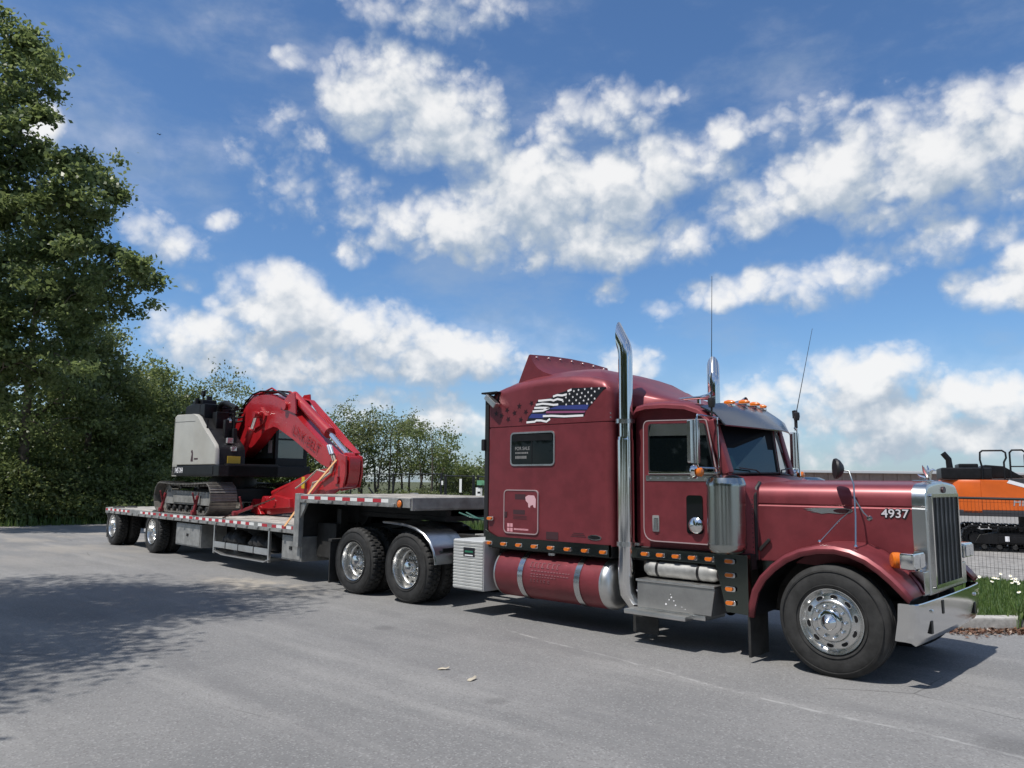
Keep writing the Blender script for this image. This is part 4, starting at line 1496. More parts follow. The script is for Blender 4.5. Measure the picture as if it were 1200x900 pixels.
mb.build_each('upper_rail', ALU_D, TL)
mb = MB()
mb.box(-2.16, -1.98, -1.30, -1.20, 0.62, 1.56, 0.012)
mb.box(-2.16, -1.98, 1.20, 1.30, 0.62, 1.56, 0.012)
mb.build_each('step_post', ALU_D, TL)
MB().box(-2.15, -2.05, -1.2, 1.2, 0.80, 1.45, 0.01).build('step_wall', FRAME, TL)
mb = MB()
mb.prism([(-1.99, 1.42), (-1.75, 1.42), (-1.99, 1.12)], -1.27, -1.23)
mb.prism([(-1.99, 1.42), (-1.75, 1.42), (-1.99, 1.12)], 1.23, 1.27)
mb.build_each('corner_gusset', ALU_D, TL)
mb = MB()
for s in (-1, 1):
    mb.box(-13.0, -1.6, s * 0.48 - 0.06, s * 0.48 + 0.06, 0.55, 0.94, 0.01)
    mb.prism([(-2.6, 0.55), (-1.5, 0.62), (-0.9, 1.22), (1.2, 1.26), (1.2, 1.42), (-2.2, 1.42), (-2.6, 0.95)], s * 0.48 - 0.05, s * 0.48 + 0.05)
for k in range(17):
    x = -12.8 + k * 0.63
    mb.box(x - 0.03, x + 0.03, -1.22, 1.22, 0.84, 0.945)
for k in range(6):
    x = -1.8 + k * 0.6
    mb.box(x - 0.03, x + 0.03, -1.22, 1.22, 1.38, 1.49)
mb.box(-1.2, 1.2, -0.55, 0.55, 1.18, 1.26, 0.01)
mb.box(-1.95, -1.30, -0.95, 0.95, 0.45, 1.05, 0.02)
for x in (-9.357, -12.427):
    mb.cyl((x, -1.0, 0.515), (x, 1.0, 0.515), 0.065, n=10)
    for s in (-1, 1):
        mb.box(x - 0.45, x + 0.35, s * 0.48 - 0.05, s * 0.48 + 0.05, 0.42, 0.56, 0.02)
mb.build_each('frame_member', FRAME, TL)
# landing legs
for s in (-1, 1):
    mb = MB()
    mb.box(-1.42, -1.28, s * 0.80 - 0.07, s * 0.80 + 0.07, 0.35, 1.30, 0.01)
    mb.box(-1.40, -1.30, s * 0.80 - 0.05, s * 0.80 + 0.05, 0.25, 0.40, 0.01)
    mb.box(-1.48, -1.22, s * 0.80 - 0.13, s * 0.80 + 0.13, 0.22, 0.25, 0.005)
    mb.build('landing_leg', FRAME, TL)
mb = MB()
mb.bar((-1.9, -0.6, 0.55), (-1.2, -0.55, 1.05), 0.05, 0.05)
mb.build('gooseneck_brace', FRAME, TL)
# reflective tape along the rails
wr = random.Random(12)
def tape(x0, x1, z, step, name):
    mb = MB()
    k = 0
    x = x0
    while x < x1 - 0.05:
        L = min(step * wr.uniform(0.85, 1.15), x1 - x)
        if wr.random() < 0.07:
            x += L
            k += 1
            continue
        mb.box(x, x + L, -1.293, -1.2895, z - 0.027, z + 0.027, m=k % 2)
        mb.box(x, x + L, 1.2895, 1.293, z - 0.027, z + 0.027, m=k % 2)
        x += L
        k += 1
    return mb.build(name, [REDTAPE, WHITETAPE], TL, ang=0, kind='stuff')
tape(-13.0, -11.0, 0.945, 0.19, 'reflective_tape')
tape(-10.4, -2.2, 0.945, 0.19, 'reflective_tape')
tape(-1.95, 0.75, 1.492, 0.23, 'reflective_tape')
mb = MB()
for k in range(22):
    x = -12.7 + k * 0.48
    for s in (-1, 1):
        mb.box(x - 0.04, x + 0.04, s * 1.305 - 0.02, s * 1.305 + 0.02, 0.86, 0.91, 0.004)
for k in range(7):
    x = -1.8 + k * 0.45
    for s in (-1, 1):
        mb.box(x - 0.04, x + 0.04, s * 1.305 - 0.02, s * 1.305 + 0.02, 1.41, 1.455, 0.004)
mb.build('stake_pockets', ALU_D, TL, kind='stuff')
mb = MB()
mb.lathe([(0, 0.05), (-0.012, 0.055), (-0.022, 0.045), (-0.03, 0.0)], (1.05, -1.29, 1.455), 'Y', 18, m=0)
mb.lathe([(0, 0.075), (-0.008, 0.075), (-0.010, 0.0)], (1.05, -1.29, 1.455), 'Y', 18, m=1)
mb.build('corner_marker_lamp', [AMBER, BLACK], TL)
lettering('nose_sticker', 'REITNOUER', 0.05, (1.31 + 0.012, -0.75, 1.475), GREYV, TL, rot=(R(90), 0, R(90)), extrude=0.001) if False else None
# storage boxes under the deck
def toolbox(x0, x1, z0, z1, label=None):
    mb = MB()
    mb.box(x0, x1, -1.20, -0.62, z0, z1, 0.015)
    b = mb.build('tool_box', ALU_D, TL, label=label)
    d = MB()
    d.box(x0 + 0.03, x1 - 0.03, -1.212, -1.195, z0 + 0.03, z1 - 0.03, 0.006)
    d = d.build('box_door', ALU_D, b)
    h = MB()
    h.box((x0 + x1) / 2 - 0.05, (x0 + x1) / 2 + 0.05, -1.225, -1.21, (z0 + z1) / 2 - 0.03, (z0 + z1) / 2 + 0.03, 0.005)
    h.build('latch', BLACK, d)
toolbox(-7.95, -6.50, 0.30, 0.80)
toolbox(-2.76, -2.02, 0.36, 0.80)
# tarp tray slung below the deck
mb = MB()
for y in (-1.19, -0.72):
    mb.box(-5.80, -3.25, y - 0.02, y + 0.02, 0.38, 0.50, 0.006)
    for x in (-5.78, -3.27):
        mb.box(x - 0.025, x + 0.025, y - 0.025, y + 0.025, 0.25, 0.85, 0.005)
mb.box(-5.75, -3.30, -1.18, -0.70, 0.40, 0.415)
for x in (-5.2, -4.6, -3.9):
    mb.box(x - 0.02, x + 0.02, -1.212, -1.19, 0.36, 0.53, 0.003, m=1)
mb.build('tarp_tray', [ALU, BLACK], TL)
mb = MB()
mb.prism([(-5.72, 0.30), (-5.3, 0.245), (-3.4, 0.245), (-3.15, 0.32), (-3.15, 0.335), (-3.4, 0.265), (-5.3, 0.265), (-5.72, 0.32)], -1.24, -0.7)
mb.build('side_deflector', ALU, TL)
for x, lab in ((-12.95, None),):
    mb = MB()
    mb.box(x - 0.01, x + 0.01, -1.25, -0.66, 0.18, 0.84, 0.004)
    o = mb.build('trailer_mud_flap', ALU_D, TL)
    mirror_y(o)
mb = MB()
mb.box(-10.05, -9.95, -1.22, -1.05, 0.47, 0.55, 0.01)
mb.build('white_reflector', WHITE, TL)
# things lying in the tarp tray
def lumpy(name, x0, x1, label, seed):
    r = random.Random(seed)
    t = obj(name, None)
    p = on_trailer((x0 + x1) / 2, -0.95, 0.418)
    rings = []
    n = 18
    for k in range(n + 1):
        u = k / n
        e = math.sin(math.pi * u) ** 0.35 if 0 < u < 1 else 0.05
        h = (0.23 + r.uniform(-0.05, 0.05)) * e
        w = (0.20 + r.uniform(-0.02, 0.03)) * e
        ring = []
        for j in range(14):
            a = j * 2 * math.pi / 14
            q = 1 + r.uniform(-0.10, 0.10)
            ring.append(((x1 - x0) * (u - 0.5), w * math.cos(a) * q, max(0.0, h * 0.62 + h * 0.70 * math.sin(a) * q)))
        rings.append(ring)
    bpy.data.objects.remove(t)
    mb = MB()
    mb.loft(rings)
    o = mb.build(name, mat('black_tarp_' + str(seed), (0.016, 0.016, 0.017), 0.7, bump=0.6, bscale=14), ang=60)
    o.location = p
    o.rotation_euler = (0, 0, PHI)
    return tag(o, label, 'tarp', 'tarps rolled up in the tray under the trailer')
lumpy('rolled_tarp', -5.70, -4.58, 'rolled black tarp in the rear end of the tray, nearer the trailer wheels', 3)
lumpy('rolled_tarp', -4.52, -3.36, 'rolled black tarp in the front end of the tray, nearer the tractor', 5)

# ------------------------------------------------------------------ the white and red excavator
EXW = mat('off_white_paint', (0.41, 0.40, 0.36), 0.42, coat=0.3, var=0.06, vscale=2)
EXR = mat('boom_red_paint', (0.36, 0.012, 0.017), 0.36, coat=0.4, coat_rough=0.12, var=0.15, vscale=2)
SHOE = mat('track_steel', (0.17, 0.16, 0.145), 0.6, 0.5, var=0.3, vscale=6)
TFR = mat('track_frame_grey', (0.20, 0.20, 0.19), 0.6, var=0.3, vscale=4)
ROD = mat('hydraulic_chrome', (0.8, 0.8, 0.8), 0.12, 1.0)
YELLOW = mat('yellow_decal', (0.55, 0.36, 0.03), 0.5)
HOSE = mat('hose_pale', (0.42, 0.38, 0.32), 0.6)
EX0 = Vector((-7.75, 0, 1.0))
EX = thing('crawler_excavator', 'white and red crawler excavator riding on the trailer with its boom folded forward', 'excavator', on_trailer(*EX0), PHI)
OFF = -EX0


def exb(mb, name, m, parent=EX, **k):
    return mb.build(name, m, parent, off=OFF, **k)


def track(y0, y1, xr, xf, zb, zt, n, parent, offv, shoe_m, frame_m, side):
    """one crawler track: shoes round a racetrack, frame, sprocket, idler, rollers"""
    r = (zt - zb) / 2
    zc = (zt + zb) / 2
    xa, xb = xr + r, xf - r
    L = (xb - xa)
    per = 2 * L + 2 * math.pi * r

    def P(s):
        s %= per
        if s < L:
            return (xa + s, zb, 0.0)
        s -= L
        if s < math.pi * r:
            a = s / r
            return (xb + r * math.sin(a), zc - r * math.cos(a), a)
        s -= math.pi * r
        if s < L:
            sag = 0.03 * math.sin(math.pi * s / L) * (1 if zt > 1.3 or True else 0)
            return (xb - s, zt - sag, math.pi)
        s -= L
        a = s / r
        return (xa - r * math.sin(a), zc + r * math.cos(a), math.pi + a)
    mb = MB()
    for k in range(n):
        x, z, a = P(k * per / n)
        w = per / n * 0.94
        M = Matrix.Translation((x, 0, z)) @ Matrix.Rotation(-a, 4, 'Y')
        mb.box(-w / 2, w / 2, y0, y1, 0.0, 0.022, mtx=M)
        for t in (-0.42, 0.0, 0.42):
            mb.box(w * t - 0.008, w * t + 0.008, y0 + 0.01, y1 - 0.01, -0.018, 0.0, mtx=M)
        mb.box(-w * 0.4, w * 0.4, (y0 + y1) / 2 - 0.11, (y0 + y1) / 2 + 0.11, 0.02, 0.075, mtx=M)
    mb.build('track_shoes', shoe_m, parent, off=offv, ang=0, kind='stuff')
    ym, hw = (y0 + y1) / 2, 0.14
    mb = MB()
    mb.prism([(xa - 0.05, zc - 0.16), (xb + 0.05, zc - 0.16), (xb + 0.05, zc + 0.02), (xb - 0.15, zc + 0.14), (xa + 0.5, zc + 0.16), (xa + 0.1, zc + 0.1)], ym - hw, ym + hw, bev=0.015)
    mb.box(xa + 0.55, xb - 0.55, ym - hw - 0.03, ym + hw + 0.03, zc - 0.12, zc + 0.06, 0.01)
    mb.build('track_frame', frame_m, parent, off=offv)
    mb = MB()
    for xx in (xa, xb):
        mb.lathe([(-0.12, 0.0), (-0.12, r * 0.45), (-0.08, r * 0.55), (-0.08, r * 0.78), (0.08, r * 0.78), (0.08, r * 0.55), (0.12, r * 0.45), (0.12, 0.0)], (xx, ym, zc), 'Y', 24)
    mb.build_each('track_wheel', frame_m, parent, off=offv)
    mb = MB()
    m_ = max(4, int(L / 0.36))
    for k in range(m_):
        xx = xa + 0.2 + k * (L - 0.4) / (m_ - 1)
        mb.lathe([(-0.16, 0.0), (-0.16, 0.06), (-0.10, 0.075), (0.10, 0.075), (0.16, 0.06), (0.16, 0.0)], (xx, ym, zb + 0.11), 'Y', 14)
    for k in (0.33, 0.72):
        mb.lathe([(-0.13, 0.0), (-0.13, 0.05), (0.13, 0.05), (0.13, 0.0)], (xa + L * k, ym, zt - 0.10), 'Y', 12)
    mb.build('track_rollers', FRAME, parent, off=offv, kind='stuff')


track(-1.25, -0.65, -9.42, -6.00, 1.015, 1.72, 44, EX, OFF, SHOE, TFR, -1)
track(0.65, 1.25, -9.42, -6.00, 1.015, 1.72, 44, EX, OFF, SHOE, TFR, 1)
mb = MB()
mb.box(-8.6, -6.8, -0.62, 0.62, 1.28, 1.60, 0.03)
mb.lathe([(0, 0.55), (0.22, 0.55), (0.22, 0.48), (0.26, 0.48)], (-7.75, 0, 1.60), 'Z', 30)
exb(mb, 'undercarriage', BLACK)
mb = MB()
mb.box(-8.78, -6.0, -1.10, 1.10, 1.86, 2.11, 0.02)
mb.box(-6.6, -6.0, -0.9, 0.30, 1.86, 2.14, 0.02)
exb(mb, 'slew_deck', BLACK)
# counterweight: a rounded tail, white above, white edge below
def tail_ring(z, bulge, y1=1.10):
    pts = []
    for k in range(15):
        t = -1 + 2 * k / 14
        y = y1 * t
        x = -8.74 - bulge * (1 - abs(t) ** 3.0)
        pts.append((x, y, z))
    return [(-8.45, -y1, z)] + pts + [(-8.45, y1, z)]
mb = MB()
mb.loft([tail_ring(1.86, 0.40), tail_ring(2.0, 0.46), tail_ring(2.12, 0.46)])
exb(mb, 'counterweight_skirt', EXW, ang=40)
mb = MB()
mb.loft([tail_ring(2.125, 0.46), tail_ring(2.7, 0.46), tail_ring(3.10, 0.40), tail_ring(3.27, 0.32), tail_ring(3.33, 0.22, 1.06)])
exb(mb, 'counterweight', EXW, ang=40)
sp = [(-8.74, 2.125), (-6.20, 2.115), (-6.23, 2.45), (-6.30, 2.56), (-6.75, 2.83), (-7.05, 3.02), (-7.34, 3.235), (-7.45, 3.295), (-7.60, 3.31), (-8.62, 3.345), (-8.74, 3.30)]
mb = MB()
mb.prism(sp, -1.105, -1.00, bev=0.03)
exb(mb, 'side_panel', EXW, ang=40)
mb = MB()
mb.box(-8.70, -8.695, -1.109, -1.10, 2.2, 3.25)
mb.prism([(-8.70, 3.16), (-7.45, 3.125), (-7.45, 3.135), (-8.70, 3.17)], -1.1075, -1.10)
exb(mb, 'panel_joint', PLASTIC)
mb = MB()
mb.prism(rpoly([(-7.60, 2.20), (-7.55, 2.38), (-7.61, 2.44), (-7.52, 2.47), (-7.48, 2.40), (-7.46, 2.20)], 0.02), -1.1085, -1.10)
mb.box(-7.40, -7.18, -1.1085, -1.10, 2.24, 2.275)
exb(mb, 'panel_decal', DARKPR)
mb = MB()
mb.box(-8.5, -6.3, -1.112, -1.095, 1.90, 2.09, 0.005)
exb(mb, 'lower_side_strip', BLACK)
ml = lettering('model_lettering', '145 X4', 0.17, Vector((-8.28, -1.1135, 1.995)) + OFF, WHITE, EX, extrude=0.001, bold=0.004)
mb = MB()
mb.prism([(-8.7, 2.1), (-7.75, 2.1), (-7.75, 3.22), (-8.7, 3.28)], -0.56, 0.95, bev=0.02)
exb(mb, 'engine_bay', BLACK)
mb = MB()
mb.prism([(-8.55, 3.25), (-7.6, 3.22), (-7.65, 3.55), (-8.0, 3.60), (-8.5, 3.55)], -0.95, -0.1, bev=0.03)
mb.box(-8.35, -7.75, -0.85, -0.5, 3.5, 3.68, 0.02)
mb.cyl((-8.1, -0.55, 3.5), (-8.1, -0.55, 3.80), 0.07, n=12)
mb.cyl((-7.95, -0.9, 3.5), (-7.95, -0.9, 3.72), 0.05, n=12)
mb.box(-7.62, -7.35, -0.95, -0.35, 2.9, 3.55, 0.02)
mb.lathe([(-0.03, 0.05), (-0.03, 0.075), (0.03, 0.075), (0.03, 0.05)], (-7.85, -0.80, 3.83), 'Y', 16)
mb.cyl((-7.85, -0.80, 3.6), (-7.85, -0.80, 3.77), 0.02, n=8)
mb.cyl((-7.95, -0.80, 3.86), (-7.60, -0.84, 3.88), 0.02, n=8)
exb(mb, 'engine_top', BLACK)
mb = MB()
mb.prism([(-8.6, 2.115), (-6.24, 2.115), (-6.26, 2.44), (-6.33, 2.55), (-6.78, 2.82), (-7.08, 3.01), (-7.37, 3.225), (-7.6, 3.30), (-8.6, 3.32)], -1.0, -0.40, bev=0.02)
mb.box(-6.75, -6.62, -0.75, -0.55, 2.6, 3.15, 0.02)
mb.box(-7.25, -7.0, -0.80, -0.50, 2.9, 3.35, 0.02)
mb.box(-6.55, -6.45, -0.62, -0.52, 2.5, 2.95, 0.02)
exb(mb, 'storage_compartment', BLACK)
mb = MB()
mb.tube([(-7.35, -0.62, 2.9), (-7.35, -0.62, 3.30), (-7.30, -0.62, 3.48), (-7.16, -0.62, 3.56), (-6.95, -0.62, 3.56), (-6.60, -0.62, 3.47), (-6.35, -0.62, 3.40)], 0.055, 10)
mb.tube([(-7.30, -0.55, 3.0), (-7.30, -0.55, 3.45), (-6.6, -0.55, 3.45), (-6.6, -0.55, 2.6)], 0.025, 8)
mb.tube([(-6.95, -1.02, 2.6), (-6.95, -1.02, 3.15)], 0.02, 8)
mb.build_each('hand_rail', BLACK, EX, off=OFF)
mb = MB()
mb.lathe([(0, 0), (0, 0.07), (0.05, 0.075), (0.07, 0.0)], (-6.68, -0.66, 3.12), 'Y', 12)
mb.box(-6.42, -6.34, -0.80, -0.66, 2.60, 2.72, 0.01, m=1)
mb.box(-6.30, -6.22, -0.74, -0.62, 2.42, 2.52, 0.01, m=1)
mb.build_each('side_lamp', [STEEL, LENS], EX, off=OFF)
mb = MB()
mb.box(-6.245, -6.228, -0.82, -0.52, 2.15, 2.31, 0.003)
exb(mb, 'warning_decal', YELLOW)
# cab on the far side
mb = MB()
mb.box(-7.85, -6.20, 0.30, 1.12, 1.90, 2.30, 0.04)
mb.box(-7.85, -6.30, 0.30, 1.12, 3.62, 3.78, 0.05)
for x, y in ((-7.80, 0.34), (-7.80, 1.08), (-6.28, 0.34), (-6.28, 1.08), (-7.0, 1.08)):
    mb.box(x - 0.05, x + 0.05, y - 0.04, y + 0.04, 2.2, 3.70, 0.01)
mb.box(-6.30, -6.24, 0.30, 1.12, 2.72, 2.76)
mb.box(-7.6, -7.0, 0.45, 0.95, 2.2, 2.75, 0.08)
mb.box(-7.7, -7.5, 0.48, 0.92, 2.6, 3.3, 0.06)
cabx = exb(mb, 'operator_cab', BLACK)
mb = MB()
GL2 = mat('cab_window_glass', (0.085, 0.125, 0.115), 0.04, spec=0.9)
mb.box(-7.75, -6.33, 0.315, 0.325, 2.3, 3.62)
mb.box(-7.75, -6.33, 1.095, 1.105, 2.3, 3.62)
mb.box(-6.262, -6.252, 0.38, 1.04, 2.3, 3.62)
mb.build_each('cab_window', GL2, cabx, off=OFF, ang=0)
mb = MB()
mb.box(-7.25, -6.95, 0.308, 0.313, 2.45, 2.85)
mb.box(-6.60, -6.42, 0.308, 0.313, 2.42, 2.72)
mb.build_each('paper', WHITE, cabx, off=OFF, ang=0)
# boom
boom = [(-7.861, 2.72), (-7.37, 3.45), (-6.95, 3.66), (-6.713, 3.755), (-5.924, 3.74), (-5.128, 3.52), (-4.449, 3.08), (-3.427, 2.52), (-2.81, 2.26), (-2.709, 2.16), (-2.768, 2.03), (-2.979, 1.99), (-3.452, 2.12), (-4.655, 2.655), (-5.45, 2.96), (-5.62, 2.99), (-6.0, 2.93), (-6.492, 2.62), (-7.136, 2.317), (-7.669, 2.4)]
mb = MB()
mb.prism(boom, -0.07, 0.21, bev=0.012)
mb.prism([(x, z) for x, z in [(-6.9, 3.05), (-6.6, 3.35), (-6.2, 3.45), (-5.95, 3.25), (-6.1, 3.05), (-6.5, 2.95)]], -0.12, 0.28, bev=0.02)
for x, z in ((-6.15, 3.28), (-7.6, 2.55), (-2.90, 2.10), (-5.0, 3.40)):
    mb.lathe([(-0.16, 0.0), (-0.16, 0.09), (0.32, 0.09), (0.32, 0.0)], (x, 0, z), 'Y', 18)
bm_ = exb(mb, 'boom', EXR)
mb = MB()
for s in (-0.10, 0.26):
    mb.prism([(-5.3, 3.40), (-4.9, 3.66), (-4.65, 3.66), (-4.55, 3.20)], s, s + 0.03)
mb.build_each('cylinder_bracket', EXR, bm_, off=OFF)
lt = lettering('boom_lettering', 'LINK-BELT', 0.27, Vector((-4.12, -0.094, 2.64)) + OFF, mat('boom_letter_outline', (0.24, 0.022, 0.028), 0.5), EX, rot=(R(90), R(23), 0), extrude=0.001, sx=1.0)
lt.parent = bm_
# lift cylinders either side of the boom
for y in (-0.26, 0.42):
    mb = MB()
    mb.cyl((-7.0, y, 2.02), (-6.30, y, 2.95), 0.075, n=16, m=0)
    mb.cyl((-6.30, y, 2.95), (-6.12, y, 3.22), 0.042, n=14, m=1)
    mb.lathe([(-0.06, 0.0), (-0.06, 0.08), (0.06, 0.08), (0.06, 0.0)], (-6.12, y, 3.26), 'Y', 14, m=0)
    mb.lathe([(-0.06, 0.0), (-0.06, 0.09), (0.06, 0.09), (0.06, 0.0)], (-7.02, y, 2.0), 'Y', 14, m=0)
    exb(mb, 'boom_cylinder', [EXR, ROD])
mb = MB()
mb.cyl((-5.0, 0.08, 3.64), (-3.50, 0.08, 2.80), 0.105, n=20, m=0)
mb.cyl((-3.58, 0.08, 2.845), (-3.42, 0.08, 2.755), 0.12, n=20, m=0)
mb.cyl((-3.42, 0.08, 2.755), (-2.66, 0.08, 2.275), 0.05, n=16, m=1)
mb.lathe([(-0.08, 0.0), (-0.08, 0.10), (0.08, 0.10), (0.08, 0.0)], (-2.64, 0.08, 2.24), 'Y', 16, m=0)
exb(mb, 'arm_cylinder', [EXR, ROD])
# dipper arm folded back under the boom
stick = [(-3.275, 2.02), (-2.895, 2.22), (-2.679, 2.3), (-2.438, 2.26), (-2.405, 2.2), (-2.413, 1.95), (-2.472, 1.72), (-2.557, 1.665), (-3.117, 1.62), (-3.773, 1.36), (-4.481, 1.127), (-5.6, 1.03), (-6.1, 1.06), (-6.22, 1.2), (-6.15, 1.31), (-5.519, 1.464), (-4.408, 1.785), (-3.647, 2.0)]
mb = MB()
mb.prism(stick, -0.05, 0.20, bev=0.012)
for s in (-0.13, 0.23):
    mb.prism([(-3.00, 2.05), (-2.70, 2.33), (-2.43, 2.26), (-2.42, 1.92), (-2.50, 1.66), (-3.16, 1.58), (-3.25, 1.72)], s, s + 0.04, bev=0.008)
mb.prism([(-5.9, 1.34), (-5.3, 1.46), (-4.6, 1.40), (-4.55, 1.22), (-5.3, 1.18), (-5.9, 1.15)], -0.14, 0.30, bev=0.02)
for x, z in ((-2.90, 2.10), (-5.75, 1.36), (-5.25, 1.30), (-5.95, 1.15), (-2.70, 1.80)):
    mb.lathe([(-0.16, 0.0), (-0.16, 0.075), (0.30, 0.075), (0.30, 0.0)], (x, 0, z), 'Y', 16)
ds = exb(mb, 'dipper_arm', EXR)
mb = MB()
mb.prism([(-6.32, 1.06), (-6.05, 1.02), (-5.8, 1.04), (-5.9, 1.12), (-6.25, 1.36), (-6.34, 1.28)], -0.17, 0.33, bev=0.01)
mb.cyl((-5.75, 0.08, 1.50), (-4.2, 0.08, 1.86), 0.065, n=14)
exb(mb, 'coupler', EXR, parent=ds)
mb = MB()
mb.box(-4.15, -4.02, -0.115, -0.10, 1.62, 1.86, 0.01)
exb(mb, 'yellow_tag', YELLOW, parent=ds)
# hoses
mb = MB()
rr_ = random.Random(8)
for k in range(7):
    y = -0.09 + 0.055 * k
    pts = [(-7.42, y, 3.30 + 0.02 * k), (-7.10, y, 3.60), (-6.72, y, 3.775 + rr_.uniform(0, 0.03)), (-6.3, y, 3.79 + rr_.uniform(0, 0.04)), (-5.85, y, 3.78 + rr_.uniform(0, 0.09)), (-5.40, y, 3.68 + rr_.uniform(0, 0.09)), (-5.0, y, 3.60)]
    mb.tube(pts, 0.02, 6, m=k % 2)
for k in range(4):
    z = 3.05 + 0.10 * k
    mb.tube([(-7.75, -0.45, z - 0.02), (-7.4, -0.30, z + 0.08), (-7.1, -0.12, z + 0.12)], 0.022, 6, m=0)
for k in range(4):
    y = 0.2 + 0.03 * k
    mb.tube([(-5.0, y, 3.60), (-4.5, y, 3.5), (-3.8, y, 2.98 + 0.03 * k), (-3.0, y, 2.50 + 0.02 * k), (-2.6, y, 2.32)], 0.02, 6, m=1)
mb.build_each('hydraulic_hose', [BLACK, EXR], EX, off=OFF)
mb = MB()
for k in range(2):
    y = -0.14 - 0.02 * k
    mb.tube([(-3.02 + 0.1 * k, y, 2.40), (-2.86 + 0.1 * k, y, 2.18), (-2.92 + 0.08 * k, y - 0.03, 1.95), (-3.25, y - 0.03, 1.80), (-3.62, y, 1.74 - 0.1 * k), (-3.72, y, 1.55), (-3.7, y, 1.40)], 0.02, 7)
mb.tube([(-4.3, -0.16, 1.62), (-3.8, -0.2, 1.78), (-3.4, -0.18, 2.0), (-3.1, -0.16, 1.95)], 0.018, 6)
mb.cyl((-3.08, -0.14, 2.48), (-2.94, -0.15, 2.30), 0.035, n=10, m=1)
mb.cyl((-2.98, -0.16, 2.48), (-2.84, -0.17, 2.30), 0.035, n=10, m=1)
mb.build_each('loose_hose', [HOSE, LENS], EX, off=OFF)

# ------------------------------------------------------------------ lashings
def on_t(pts):
    return [tuple(on_trailer(*p)) for p in pts]
STRAP = mat('orange_webbing', (0.55, 0.30, 0.13), 0.7)
mb = MB()
a, b, c = on_t([(-2.60, -0.22, 2.17), (-2.06, -1.33, 1.56), (-2.6, -1.30, 0.93)])
pts = on_t([(-2.66, -0.19, 2.19), (-2.60, -0.60, 1.77), (-2.53, -1.0, 1.33), (-2.48, -1.31, 0.96)])
for i in range(len(pts) - 1):
    mb.bar(pts[i], pts[i + 1], 0.055, 0.01, up=(0, 0, 1))
o = mb.build('ratchet_strap', STRAP, ang=0)
tag(o, 'orange webbing strap pulled tight from the red boom elbow down to the deck rail', 'strap')
CH = mat('rusty_chain', (0.10, 0.055, 0.045), 0.6, 0.4)
RB = mat('red_binder', (0.20, 0.015, 0.022), 0.5)
def chain(name, p0, p1, label, binder):
    mb = MB()
    p0, p1 = Vector(p0), Vector(p1)
    d = p1 - p0
    n = int(d.length / 0.07)
    dn = d.normalized()
    for k in range(n):
        c0 = p0 + d * ((k + 0.1) / n)
        c1 = p0 + d * ((k + 1.25) / n)
        w = 0.03
        mb.bar(c0, c1, w if k % 2 else 0.012, 0.012 if k % 2 else w, up=(0, 0, 1))
    o = mb.build(name, CH, ang=0)
    if binder:
        q0, q1 = p0 + d * binder[0], p0 + d * binder[1]
        m = MB()
        m.bar(q0, q1, 0.05, 0.06, 0.01)
        m.cyl(q0 + (q1 - q0) * 0.4, q0 + (q1 - q0) * 0.4 + Vector((0.05, -0.10, 0.28)), 0.02, n=8)
        m.lathe([(-0.05, 0.0), (-0.05, 0.05), (0.05, 0.05), (0.05, 0.0)], tuple(q0), 'Y', 12)
        m.build('load_binder', RB, o)
    return tag(o, label, 'chain', 'chains holding the excavator down')
C = chain('lashing_chain', on_trailer(-5.25, -1.28, 1.0), on_trailer(-4.05, -0.75, 1.42), 'dark chain slanting up from the deck rail in front of the near track', (0.25, 0.6))
C = chain('lashing_chain', on_trailer(-8.75, -1.31, 0.99), on_trailer(-8.55, -1.27, 1.52), 'chain with red binder hanging at the rear end of the near track', (0.15, 0.9))
C = chain('lashing_chain', on_trailer(-6.75, -1.31, 0.99), on_trailer(-6.60, -1.27, 1.48), 'chain with red binder hanging at the front end of the near track', (0.15, 0.9))

# ------------------------------------------------------------------ orange excavator beyond the fence
ORG = mat('orange_paint', (0.62, 0.115, 0.012), 0.4, coat=0.3, var=0.08, vscale=2)
DK = mat('dark_grey_paint', (0.035, 0.035, 0.04), 0.5)
OX = thing('orange_excavator', 'orange crawler excavator with black hood parked on gravel beyond the fence', 'excavator', (-2.93, 17.6, 0.0), R(18))
# local x to the right along the machine, local y away from the camera
track(-1.15, -0.70, -0.45, 3.6, 0.0, 0.70, 40, OX, None, BLACK, BLACK, -1)
track(0.75, 1.20, -0.45, 3.6, 0.0, 0.70, 40, OX, None, BLACK, BLACK, 1)
mb = MB()
mb.box(0.5, 2.7, -0.7, 0.7, 0.28, 0.62, 0.03)
mb.lathe([(0, 0.5), (0.35, 0.5)], (1.6, 0, 0.6), 'Z', 24)
mb.build('undercarriage', DK, OX)
mb = MB()
mb.prism([(-0.75, 0.96), (3.5, 0.96), (3.5, 1.13), (-0.9, 1.13)], -1.1, 1.1, bev=0.02)
mb.build('slew_deck', DK, OX)
mb = MB()
def tail2(z, bulge, y1=1.10):
    pts = [(-0.35 - bulge * (1 - abs(-1 + 2 * k / 12) ** 3), y1 * (-1 + 2 * k / 12), z) for k in range(13)]
    return [(0.1, -y1, z)] + pts + [(0.1, y1, z)]
mb.loft([tail2(1.05, 0.50), tail2(1.15, 0.62), tail2(1.6, 0.66), tail2(1.9, 0.60), tail2(1.98, 0.5, 1.06)])
mb.build('counterweight', ORG, OX, ang=40)
mb = MB()
mb.prism([(0.1, 1.13), (3.6, 1.13), (3.6, 1.55), (1.6, 1.68), (0.74, 1.975), (0.1, 1.985)], -1.105, 1.10, bev=0.025)
mb.build('side_panel', ORG, OX, ang=40)
mb = MB()
mb.prism([(0.74, 1.90), (1.6, 1.63), (1.6, 1.73), (0.80, 1.985)], -1.112, -1.09)
mb.build('pale_stripe', WHITE, OX)
mb = MB()
mb.prism([(0.80, 1.99), (1.6, 1.72), (3.6, 1.6), (3.6, 2.0), (0.85, 2.02)], -1.10, -0.4, bev=0.01)
